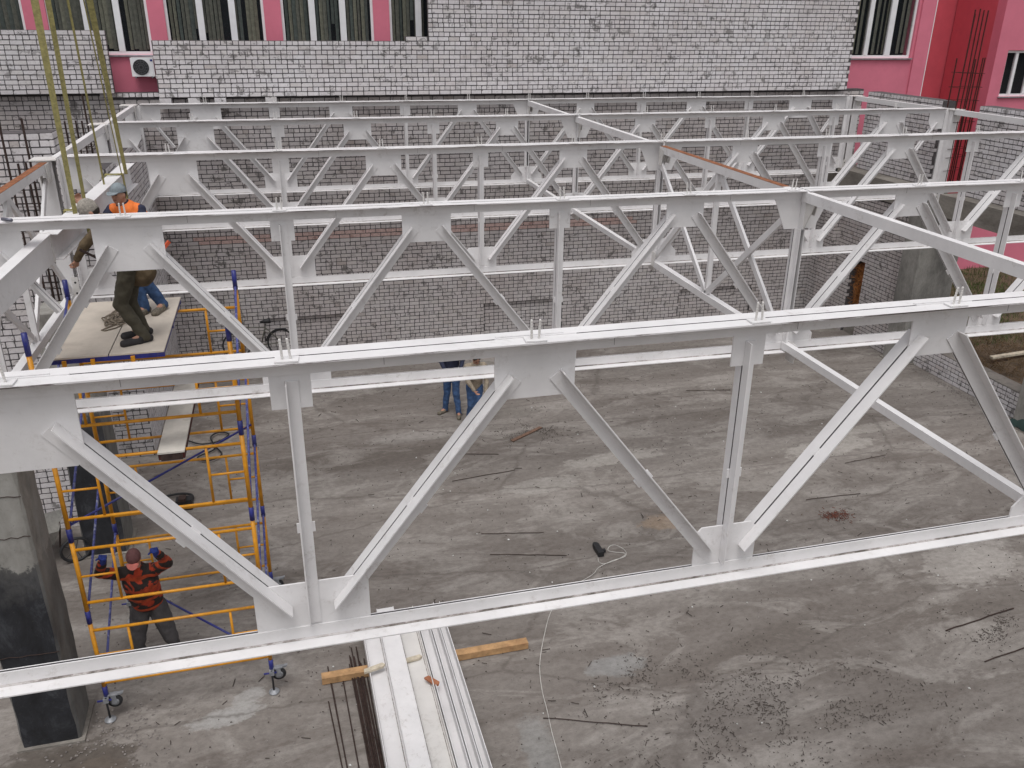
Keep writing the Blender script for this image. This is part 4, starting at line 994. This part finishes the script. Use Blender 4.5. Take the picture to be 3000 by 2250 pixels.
# tall grey ladder-like box between column and scaffold
# bicycle
bk = thing('bicycle', 'dark bicycle leaning on the back brick wall', 'bicycle', (2.1, 16.6, ZF))
def wheel(cx, cy, r):
    w_ = obj('wheel', MB().tube([(cx+r*math.cos(a*math.pi/16), cy+.02*math.sin(a*math.pi/16), ZF+r+.03+r*math.sin(a*math.pi/16)) for a in range(32)], .022, 8, True), BLACK, bk, True)
    for a in range(10): obj('spoke', MB().tube([(cx, cy, ZF+r+.03), (cx+r*math.cos(a*.628), cy, ZF+r+.03+r*math.sin(a*.628))], .003, 4), ZINC, w_)
wheel(1.50, 16.62, .33); wheel(2.60, 16.62, .33)
fr = lambda *p: obj('frame_tube', MB().tube(p, .016, 8), simple('bike_frame', (.10, .10, .08), .4), bk, True)
fr((1.50, 16.62, -5.89), (1.68, 16.62, -5.40)); fr((1.68, 16.62, -5.42), (2.24, 16.62, -5.45)); fr((1.70, 16.62, -5.52), (2.10, 16.62, -5.92)); fr((2.10, 16.62, -5.92), (2.26, 16.62, -5.36)); fr((2.10, 16.62, -5.92), (2.60, 16.62, -5.89)); fr((2.24, 16.62, -5.46), (2.60, 16.62, -5.89))
obj('saddle', MB().tube([(2.12, 16.60, -5.30), (2.25, 16.60, -5.29), (2.38, 16.60, -5.27)], [.02, .05, .075], 10), BLACK, bk, True)
obj('handlebar', MB().tube([(1.60, 16.35, -5.28), (1.68, 16.5, -5.30), (1.68, 16.74, -5.30), (1.60, 16.86, -5.28)], .014, 8), BLACK, bk, True)
obj('mudguard', MB().tube([(2.60+.37*math.cos(R(a)), 16.62, ZF+.36+.37*math.sin(R(a))) for a in range(60, 176, 10)], .018, 6), BLACK, bk, True)

# straw in the doorway, outside grass
def strands(name, label, n, fn, r, m, L, kind='stuff', cat='straw'):
    mb = MB()
    for i in range(n):
        p = Vector(fn()); d = Vector((random.uniform(-1, 1), random.uniform(-1, 1), random.uniform(-1, 1))).normalized()*L*random.uniform(.4, 1)
        k = Vector((random.uniform(-1, 1), random.uniform(-1, 1), random.uniform(-1, 1)))*L*.25
        mb.tube([p-d/2, p+k, p+d/2], r, 3, caps=False)
    o = obj(name, mb, m); tag(o, label, cat); o['kind'] = kind
strands('straw_heap', 'orange-brown dry straw filling the doorway in the right wall', 520, lambda: (random.uniform(18.06, 18.3), random.uniform(14.55, 14.88), random.uniform(-5.4, -4.3)), .0042, STRAW, .42)
tag(obj('debris_heap', MB().add([(18.0, 14.43, -6.25), (18.0, 15.0, -6.25), (18.6, 15.0, -6.25), (18.6, 14.43, -6.25), (18.05, 14.5, -5.8), (18.1, 14.95, -5.7), (18.6, 14.95, -5.45), (18.6, 14.5, -5.5)],
    [(0, 4, 5, 1), (4, 7, 6, 5), (1, 5, 6, 2), (0, 3, 7, 4), (2, 6, 7, 3)]), CONC_D, None, org=(18.2, 14.7, ZF)), 'grey rubble block at the foot of the straw doorway', 'rubble')
tag(obj('rusty_sheet', MB().box((18.36, 14.40, -6.2), (18.38, 15.02, -4.1)), simple('rust_brown_sheet', (.10, .04, .025), .9, 0, .5, 5), None, org=(18.37, 14.7, -6.2)), 'rusty sheet behind the straw in the doorway', 'sheet')
mb = MB()
for i in range(42000):
    x = random.uniform(18.7, 27); y = random.uniform(7, 18.25)
    dens = mnoise.noise(Vector((x*.5, y*.5, 3)))+(.25 if y > 12 else -.28)
    if dens < random.uniform(-.25, .3): continue
    h = random.uniform(.05, .16)*(1.0 if y > 12 else .6); a = random.uniform(0, math.pi); wd = .008
    z = -5.78+.10*mnoise.noise(Vector((x*.7, y*.7, 0)))+.05*mnoise.noise(Vector((x*2.5, y*2.5, 4)))-.01
    dx, dy = math.cos(a)*wd, math.sin(a)*wd; lx, ly = random.uniform(-.06, .06), random.uniform(-.06, .06)
    mb.add([(x-dx, y-dy, z), (x+dx, y+dy, z), (x+lx, y+ly, z+h)], [(0, 1, 2)])
o = obj('grass', mb, GRASS); tag(o, 'rough green and brown grass outside the right wall', 'grass'); o['kind'] = 'stuff'
strands('dry_weeds', 'dry brown weeds on the bank beside the knee high wall', 1500, lambda: (random.uniform(18.8, 22), random.uniform(8, 12.5), -5.72), .005, simple('dry_weed', (.12, .075, .035), .9), .22, cat='weeds')
tag(obj('pale_plank', MB().prism([(-.06, 0), (.06, 0), (.06, .05), (-.06, .05)], (19.3, 11.0, -5.70), (0, 1, 0), (0, 0, 1), (1, .05, .02), 2.2), WOOD_P, None, org=(19.3, 11, -5.7)), 'pale plank lying on the earth bank at right', 'plank')
mb = MB(); n = 10
for j in range(n+1):
    for i in range(n+1):
        mb.v.append(Vector((17.85+.42*i/n, 7.75+1.0*j/n, -6.2+.42*math.sin(math.pi*i/n)**.6*math.sin(math.pi*(j+1)/(n+2))+.05*mnoise.noise(Vector((i*.8, j*.8, 0))))))
for j in range(n):
    for i in range(n): a = j*(n+1)+i; mb.f.append((a, a+1, a+n+2, a+n+1))
o = obj('tarpaulin_heap', mb, GREEN_T, None, True, (18, 8.5, ZF)); tag(o, 'dark green tarpaulin heap at the right picture edge by the knee wall', 'tarpaulin')
mb = MB()
hp = MB(); n = 9
for j in range(n+1):
    for i in range(n+1):
        rr_ = math.sin(math.pi*i/n)*math.sin(math.pi*j/n)
        hp.v.append(Vector((17.2+.6*i/n, 15.0+.7*j/n, ZF+.42*rr_**.8+.04*mnoise.noise(Vector((i*1.1, j*1.1, 2))))))
for j in range(n):
    for i in range(n): a = j*(n+1)+i; hp.f.append((a, a+1, a+n+2, a+n+1))
tag(obj('cement_heap', hp, CONC_D, None, True, (17.5, 15.3, ZF)), 'small grey cement heap in the far right corner', 'heap')

# ------------------------------------------------------------------ people
TX = bpy.data.textures.new('wrinkle', 'CLOUDS'); TX.noise_scale = .09; TX.noise_depth = 2
def capsule(mb, p, q, r0, r1, n=14):
    p, q = Vector(p), Vector(q); d = q-p; L = d.length
    if L < 1e-5: d = Vector((0, 0, 1)); L = 1e-5
    d = d.normalized(); pts, rs = [], []
    for i in range(5): a = math.pi/2*(1-i/4); pts.append(p-d*r0*math.sin(a)); rs.append(max(r0*math.cos(a), .0008))
    for i in range(1, 6): a = math.pi/2*i/5; pts.append(q+d*r1*math.sin(a)); rs.append(max(r1*math.cos(a), .0008))
    base = d.orthogonal().normalized(); c = d.cross(base); vs = []; fs = []
    for pt_, r in zip(pts, rs): vs += [pt_+(base*math.cos(2*math.pi*k/n)+c*math.sin(2*math.pi*k/n))*r for k in range(n)]
    N = len(pts)
    for i in range(N-1): fs += [(i*n+k, i*n+(k+1) % n, (i+1)*n+(k+1) % n, (i+1)*n+k) for k in range(n)]
    fs += [tuple(range(n-1, -1, -1)), tuple((N-1)*n+k for k in range(n))]
    mb.add(vs, fs)
def ellipsoid(mb, c, ax, n=16):
    c = Vector(c); X_, Y_, Z_ = [Vector(a) for a in ax]; vs = []; fs = []
    for i in range(n//2+1):
        a = math.pi*i/(n//2); s = max(math.sin(a), .003)
        vs += [c+Z_*math.cos(a)+(X_*math.cos(2*math.pi*k/n)+Y_*math.sin(2*math.pi*k/n))*s for k in range(n)]
    for i in range(n//2): fs += [(i*n+k, (i+1)*n+k, (i+1)*n+(k+1) % n, i*n+(k+1) % n) for k in range(n)]
    fs += [tuple(range(n)), tuple((n//2)*n+k for k in range(n-1, -1, -1))]
    mb.add(vs, fs)
def remeshed(name, mb, m, parent, voxel=.011, wrinkle=0., smooth=4):
    o = obj(name, mb, m, parent)
    md = o.modifiers.new('r', 'REMESH'); md.mode = 'VOXEL'; md.voxel_size = voxel; md.use_smooth_shade = True
    if smooth: s_ = o.modifiers.new('s', 'SMOOTH'); s_.iterations = smooth; s_.factor = .5
    if wrinkle:
        dp = o.modifiers.new('d', 'DISPLACE'); dp.texture = TX; dp.strength = wrinkle; dp.mid_level = .5; dp.texture_coords = 'LOCAL'
    dg = bpy.context.evaluated_depsgraph_get(); me = bpy.data.meshes.new_from_object(o.evaluated_get(dg))
    o.modifiers.clear(); me.name = name; o.data = me
    if not me.materials: me.materials.append(m)
    return o
def V3(a): return Vector(a)
def person(label, J, top, pants, shoe, top_m2=None, hat=None, gloves=None, sleeve=True, jacket_hem=0.0, group='people', bulky=1.0):
    J = {k: (V3(v) if isinstance(v, tuple) else v) for k, v in J.items()}
    foot = (J['ankL']+J['ankR'])/2
    r = thing('person', label, 'person', (foot.x, foot.y, min(J['ankL'].z, J['ankR'].z)-.08), group)
    face = J['face'].normalized(); upv = J['headup'].normalized(); rightv = face.cross(upv).normalized(); upv = rightv.cross(face).normalized()
    pel, che, neck, head = J['pel'], J['che'], J['neck'], J['head']
    # continuous body
    b = MB()
    ellipsoid(b, head, (rightv*.072, face*.092, upv*.115)); ellipsoid(b, head-upv*.055+face*.03, (rightv*.050, face*.055, upv*.055))
    capsule(b, head+face*.092-upv*.005, head+face*.105-upv*.03, .008, .013, 8)
    for s in (-1, 1): ellipsoid(b, head+rightv*s*.074-upv*.012, (rightv*.012, face*.022, upv*.032), 10)
    capsule(b, head-upv*.08-face*.02, neck, .052, .058)
    capsule(b, neck, che, .07, .13); capsule(b, che, pel, .135, .125)
    capsule(b, J['shL'], J['shR'], .062, .062)
    for s in 'LR':
        capsule(b, J['sh'+s], J['el'+s], .05, .038); capsule(b, J['el'+s], J['wr'+s], .038, .026)
        capsule(b, J['hip'+s], J['kn'+s], .085, .055); capsule(b, J['kn'+s], J['ank'+s], .055, .036)
        capsule(b, J['ank'+s], J['toe'+s], .036, .030)
        hd = (J['hand'+s]-J['wr'+s]); L = hd.length; hd = hd.normalized(); side_ = (J.get('palm'+s, Vector((0, 0, 1))).cross(hd)).normalized(); nrm = hd.cross(side_).normalized()
        if gloves is None:
            hand_mesh(b, J['wr'+s], hd, side_, nrm, J.get('curl', .6), 1.0)
    bo = remeshed('body', b, SKIN, r, .0085, 0, 2)
    # garments
    k = bulky
    tp = MB()
    capsule(tp, neck-(neck-che)*.25, che, .10*k, .165*k); capsule(tp, che, pel+(che-pel)*.1, .16*k, .150*k)
    sh = (J['shR']-J['shL']).normalized(); capsule(tp, che+sh*.06, pel+sh*.05, .13*k, .125*k); capsule(tp, che-sh*.06, pel-sh*.05, .13*k, .125*k)
    capsule(tp, J['shL'], J['shR'], .075*k, .075*k)
    if jacket_hem: capsule(tp, pel, pel+(pel-che).normalized()*jacket_hem, .158*k, .165*k)
    if sleeve:
        for s in 'LR': capsule(tp, J['sh'+s], J['el'+s], .068*k, .055*k); capsule(tp, J['el'+s], J['wr'+s]+(J['el'+s]-J['wr'+s])*.1, .054*k, .042*k)
    else:
        for s in 'LR': capsule(tp, J['sh'+s], J['sh'+s].lerp(J['el'+s], .5), .068*k, .06*k)
    remeshed('jacket', tp, top, r, .012, .022)
    if top_m2:
        vs = MB(); capsule(vs, che+(neck-che)*.55, che, .13*k, .176*k); capsule(vs, che, pel+(che-pel)*.25, .172*k, .160*k)
        capsule(vs, che+sh*.07, pel+sh*.05+(che-pel)*.2, .138*k, .134*k); capsule(vs, che-sh*.07, pel-sh*.05+(che-pel)*.2, .138*k, .134*k)
        capsule(vs, J['shL'].lerp(J['shR'], .1), J['shL'].lerp(J['shR'], .9), .085*k, .085*k)
        remeshed('vest', vs, top_m2, r, .012, .015)
    pa = MB(); capsule(pa, pel+(che-pel)*.12, pel, .142, .15)
    for s in 'LR':
        capsule(pa, J['hip'+s], J['kn'+s], .108*k, .080*k); capsule(pa, J['kn'+s], J['ank'+s]-(J['kn'+s]-J['ank'+s])*.03, .078, .064)
    remeshed('trousers', pa, pants, r, .011, .028)
    for s in 'LR':
        a, t_ = J['ank'+s], J['toe'+s]; f_ = (t_-a); f_.z = 0; f_.normalize(); zs = a.z-.055
        so = MB(); hl = Vector((a.x, a.y, zs))-f_*.05; tt = Vector((t_.x, t_.y, zs-.005))+f_*.03
        capsule(so, hl+Vector((0, 0, .014)), tt+Vector((0, 0, .006)), .046, .050); capsule(so, Vector((a.x, a.y, zs+.06)), hl.lerp(tt, .4), .056, .052)
        remeshed('shoe', so, shoe, r, .009, .006)
        if gloves is not None:
            g_ = MB(); hd = (J['hand'+s]-J['wr'+s]).normalized(); side_ = (J.get('palm'+s, Vector((0, 0, 1))).cross(hd)).normalized(); nrm = hd.cross(side_).normalized()
            capsule(g_, J['wr'+s]-hd*.05, J['wr'+s], .040, .036); hand_mesh(g_, J['wr'+s], hd, side_, nrm, 1.5, 1.18)
            remeshed('glove', g_, gloves, r, .007, .004, 1)
    # hair / hat
    if hat:
        kind, hm, pm = hat; h_ = MB()
        ellipsoid(h_, head+upv*.035-face*.008, (rightv*.088, face*.105, upv*.098 if kind != 'beanie' else upv*.112))
        ho = remeshed('cap', h_, hm, r, .008, .006, 2)
        me = ho.data; bmx = bmesh.new(); bmx.from_mesh(me)
        co = head+upv*(.028 if kind != 'beanie' else -.01)-worg(r)
        bmesh.ops.bisect_plane(bmx, geom=bmx.verts[:]+bmx.edges[:]+bmx.faces[:], plane_co=co, plane_no=upv, clear_inner=True); bmx.to_mesh(me); bmx.free()
        if kind == 'cap':
            pk = MB(); c = head+upv*.034+face*.088; pts = []
            for i in range(9): a = math.pi*i/8; pts.append((.072*math.cos(a), .085*math.sin(a)))
            pk.prism(pts, c, rightv, (face-upv*.25).normalized(), upv, .008); obj('cap_peak', pk, pm, ho)
        hr = MB(); ellipsoid(hr, head+upv*.0-face*.014, (rightv*.080, face*.092, upv*.085)); hr_o = remeshed('hair', hr, HAIR, r, .009, .006, 1)
        me = hr_o.data; bmx = bmesh.new(); bmx.from_mesh(me)
        bmesh.ops.bisect_plane(bmx, geom=bmx.verts[:]+bmx.edges[:]+bmx.faces[:], plane_co=head-worg(r)+face*.01, plane_no=face, clear_outer=True); bmx.to_mesh(me); bmx.free()
    else:
        hr = MB(); ellipsoid(hr, head+upv*.022-face*.016, (rightv*.084, face*.098, upv*.108)); hr_o = remeshed('hair', hr, HAIR, r, .009, .01, 1)
        me = hr_o.data; bmx = bmesh.new(); bmx.from_mesh(me)
        bmesh.ops.bisect_plane(bmx, geom=bmx.verts[:]+bmx.edges[:]+bmx.faces[:], plane_co=head-worg(r)+face*.045+upv*.02, plane_no=(face*.8-upv*.45).normalized(), clear_outer=True); bmx.to_mesh(me); bmx.free()
    for s in (-1, 1):
        e = MB(); ellipsoid(e, head+face*.083+rightv*s*.03+upv*.008, (rightv*.013, face*.008, upv*.007), 8); obj('eye', e, BLACK, bo)
        e = MB(); ellipsoid(e, head+face*.086+rightv*s*.031+upv*.024, (rightv*.019, face*.006, upv*.004), 8); obj('eyebrow', e, HAIR, bo)
    e = MB(); ellipsoid(e, head+face*.082-upv*.056, (rightv*.022, face*.007, upv*.005), 8); obj('mouth', e, simple('lips', (.25, .09, .07), .6), bo)
    return r
def hand_mesh(b, w_, hd, sd, nm, curl, sc_):
    """palm, four unequal bent fingers and a thumb"""
    palm_e = w_+hd*.075*sc_
    for t_ in (-.028, -.01, .01, .028): capsule(b, w_+sd*t_*.7*sc_, palm_e+sd*t_*sc_, .015*sc_, .0125*sc_, 8)
    for t_, L in ((-.03, .060), (-.01, .075), (.011, .070), (.031, .055)):
        p = palm_e+sd*t_*sc_; a = 0; rr_ = .0092*sc_
        for sgm in (.45, .32, .27):
            a += curl*.75; d = hd*math.cos(a)+nm*math.sin(a); q = p+d*L*sgm*sc_; capsule(b, p, q, rr_, rr_*.92, 8); p = q; rr_ *= .93
    p = w_+hd*.02*sc_+sd*.028*sc_
    d = (hd*.6+sd*.65+nm*.45*curl).normalized(); q = p+d*.038*sc_; capsule(b, p, q, .0125*sc_, .011*sc_, 8)
    d = (hd*.8+sd*.1+nm*.6*curl).normalized(); capsule(b, q, q+d*.03*sc_, .0105*sc_, .009*sc_, 8)

# worker B: olive clothes, leaning left over the beam
person('worker in brown jacket, olive trousers and grey knit hat bending left on the platform', dict(
    ankL=(1.39, 4.86, -1.45), ankR=(1.36, 5.10, -1.45), toeL=(1.22, 4.78, -1.50), toeR=(1.19, 5.04, -1.50), knL=(1.20, 4.90, -1.09), knR=(1.26, 5.08, -1.10),
    hipL=(1.34, 4.93, -.68), hipR=(1.36, 5.10, -.68), pel=(1.34, 5.02, -.60), che=(1.20, 5.0, -.33), neck=(1.10, 4.99, -.17), head=(1.045, 4.97, -.085),
    face=(-.75, -.25, -.45), headup=(-.45, 0, .85), shL=(1.13, 4.84, -.25), shR=(1.15, 5.18, -.22), elL=(.97, 4.80, -.40), wrL=(.86, 4.84, -.56), handL=(.83, 4.86, -.66),
    elR=(.93, 5.28, -.22), wrR=(.86, 5.50, -.10), handR=(.84, 5.55, -.06), curl=.9), BROWN, OLIVE, SHOE, hat=('beanie', BEANIE, None), jacket_hem=.20, group='workers on the platform')
# worker A: orange vest, cap, jeans
person('worker in grey cap, orange safety vest and blue jeans at the back of the platform', dict(
    ankL=(1.46, 6.02, -1.45), ankR=(1.27, 5.92, -1.45), toeL=(1.40, 5.84, -1.50), toeR=(1.20, 5.78, -1.50), knL=(1.30, 5.98, -1.12), knR=(1.20, 5.93, -1.10),
    hipL=(1.42, 6.08, -.76), hipR=(1.28, 6.05, -.76), pel=(1.35, 6.08, -.70), che=(1.27, 6.05, -.40), neck=(1.20, 6.0, -.20), head=(1.18, 5.96, -.09),
    face=(-.42, -.90, -.02), headup=(0, 0, 1), shL=(1.37, 6.02, -.29), shR=(1.07, 6.06, -.29), elL=(1.45, 5.85, -.52), wrL=(1.28, 5.72, -.58), handL=(1.22, 5.70, -.57),
    elR=(.95, 5.92, -.42), wrR=(.93, 5.74, -.28), handR=(.93, 5.68, -.25), curl=.9), NAVY, JEANS, SANDAL, top_m2=ORANGE, hat=('cap', GREYC, GREYC), group='workers on the platform')
# strap of the safety belt seen below the gusset
tag(obj('orange_bar', MB().bar((1.47, 5.30, -.80), (1.72, 5.45, -.55), .035, .035), simple('red_orange_bar', (.62, .10, .04), .6), None, org=(1.5, 5.3, -.8)), 'orange-red bar held at the hip of the worker in jeans', 'bar')
tag(obj('steel_pipe', MB().tube([(.985, 4.5, -.37), (1.385, 4.42, -.60)], .0135, 10), RUST_D, None, True, (1.2, 4.46, -.5)), 'dark steel pipe used as a lever in front of the bending worker', 'pipe')
tag(obj('pry_bar', MB().tube([(.42, YT[1]+.06, .02), (.52, YT[1]-.02, .022)], .017, 8), simple('grey_steel', (.16, .16, .20), .5, .6), None, True, (.45, YT[1], .02)), 'short grey steel bar lying on the second truss at far left', 'pry bar')
# worker C on the ground behind the scaffold front
person('worker in orange and black checked shirt gripping the scaffold with blue gloves', dict(
    ankL=(1.08, 5.26, -6.17), ankR=(.66, 5.24, -6.17), toeL=(1.13, 5.09, -6.21), toeR=(.62, 5.08, -6.21), knL=(1.05, 5.12, -5.76), knR=(.64, 5.08, -5.76),
    hipL=(.94, 5.18, -5.28), hipR=(.73, 5.18, -5.28), pel=(.835, 5.18, -5.17), che=(.83, 5.02, -4.76), neck=(.83, 4.96, -4.50), head=(.835, 4.90, -4.33),
    face=(-.05, -.80, -.55), headup=(0, -.40, .85), shL=(1.03, 4.97, -4.58), shR=(.63, 4.97, -4.58), elL=(1.24, 4.74, -4.36), wrL=(1.18, 4.47, -4.02), handL=(1.17, 4.39, -3.86),
    elR=(.46, 4.74, -4.38), wrR=(.60, 4.47, -4.03), handR=(.64, 4.39, -3.86), palmL=(0, -1, 0), palmR=(0, -1, 0)), PLAID, GREYT, SHOE, hat=('cap', CAPM, CAPB), gloves=GLOVE, group='workers on the ground', bulky=1.22)
# bystanders
person('bystander in dark jacket and blue jeans standing on the floor', dict(
    ankL=(6.30, 11.98, -6.17), ankR=(6.05, 12.25, -6.17), toeL=(6.27, 11.82, -6.21), toeR=(5.92, 12.16, -6.21), knL=(6.27, 12.10, -5.75), knR=(6.10, 12.27, -5.77),
    hipL=(6.30, 12.28, -5.34), hipR=(6.13, 12.32, -5.34), pel=(6.21, 12.32, -5.25), che=(6.22, 12.28, -4.93), neck=(6.22, 12.18, -4.79), head=(6.24, 12.08, -4.70),
    face=(.3, -.8, -.5), headup=(0, 0, 1), shL=(6.40, 12.2, -4.86), shR=(6.04, 12.23, -4.86), elL=(6.45, 12.2, -5.02), wrL=(6.36, 12.05, -5.20), handL=(6.32, 12.02, -5.24),
    elR=(5.97, 12.2, -5.02), wrR=(6.05, 12.05, -5.22), handR=(6.1, 12.0, -5.25), curl=.6), NAVY, JEANS, SANDAL, jacket_hem=.05, group='bystanders')
person('bystander in beige jumper and blue jeans stooping beside the other', dict(
    ankL=(6.62, 11.45, -6.17), ankR=(6.42, 11.50, -6.17), toeL=(6.64, 11.30, -6.21), toeR=(6.38, 11.34, -6.21), knL=(6.62, 11.42, -5.78), knR=(6.46, 11.42, -5.78),
    hipL=(6.66, 11.60, -5.42), hipR=(6.50, 11.62, -5.42), pel=(6.58, 11.62, -5.34), che=(6.58, 11.52, -5.0), neck=(6.58, 11.44, -4.82), head=(6.58, 11.38, -4.70),
    face=(.1, -.75, -.6), headup=(0, -.4, .9), shL=(6.75, 11.48, -4.90), shR=(6.41, 11.48, -4.90), elL=(6.80, 11.42, -5.22), wrL=(6.76, 11.30, -5.45), handL=(6.72, 11.26, -5.53),
    elR=(6.38, 11.36, -5.18), wrR=(6.50, 11.24, -5.36), handR=(6.54, 11.22, -5.42), curl=.6), BEIGE, JEANS, SHOE, jacket_hem=.05, group='bystanders')
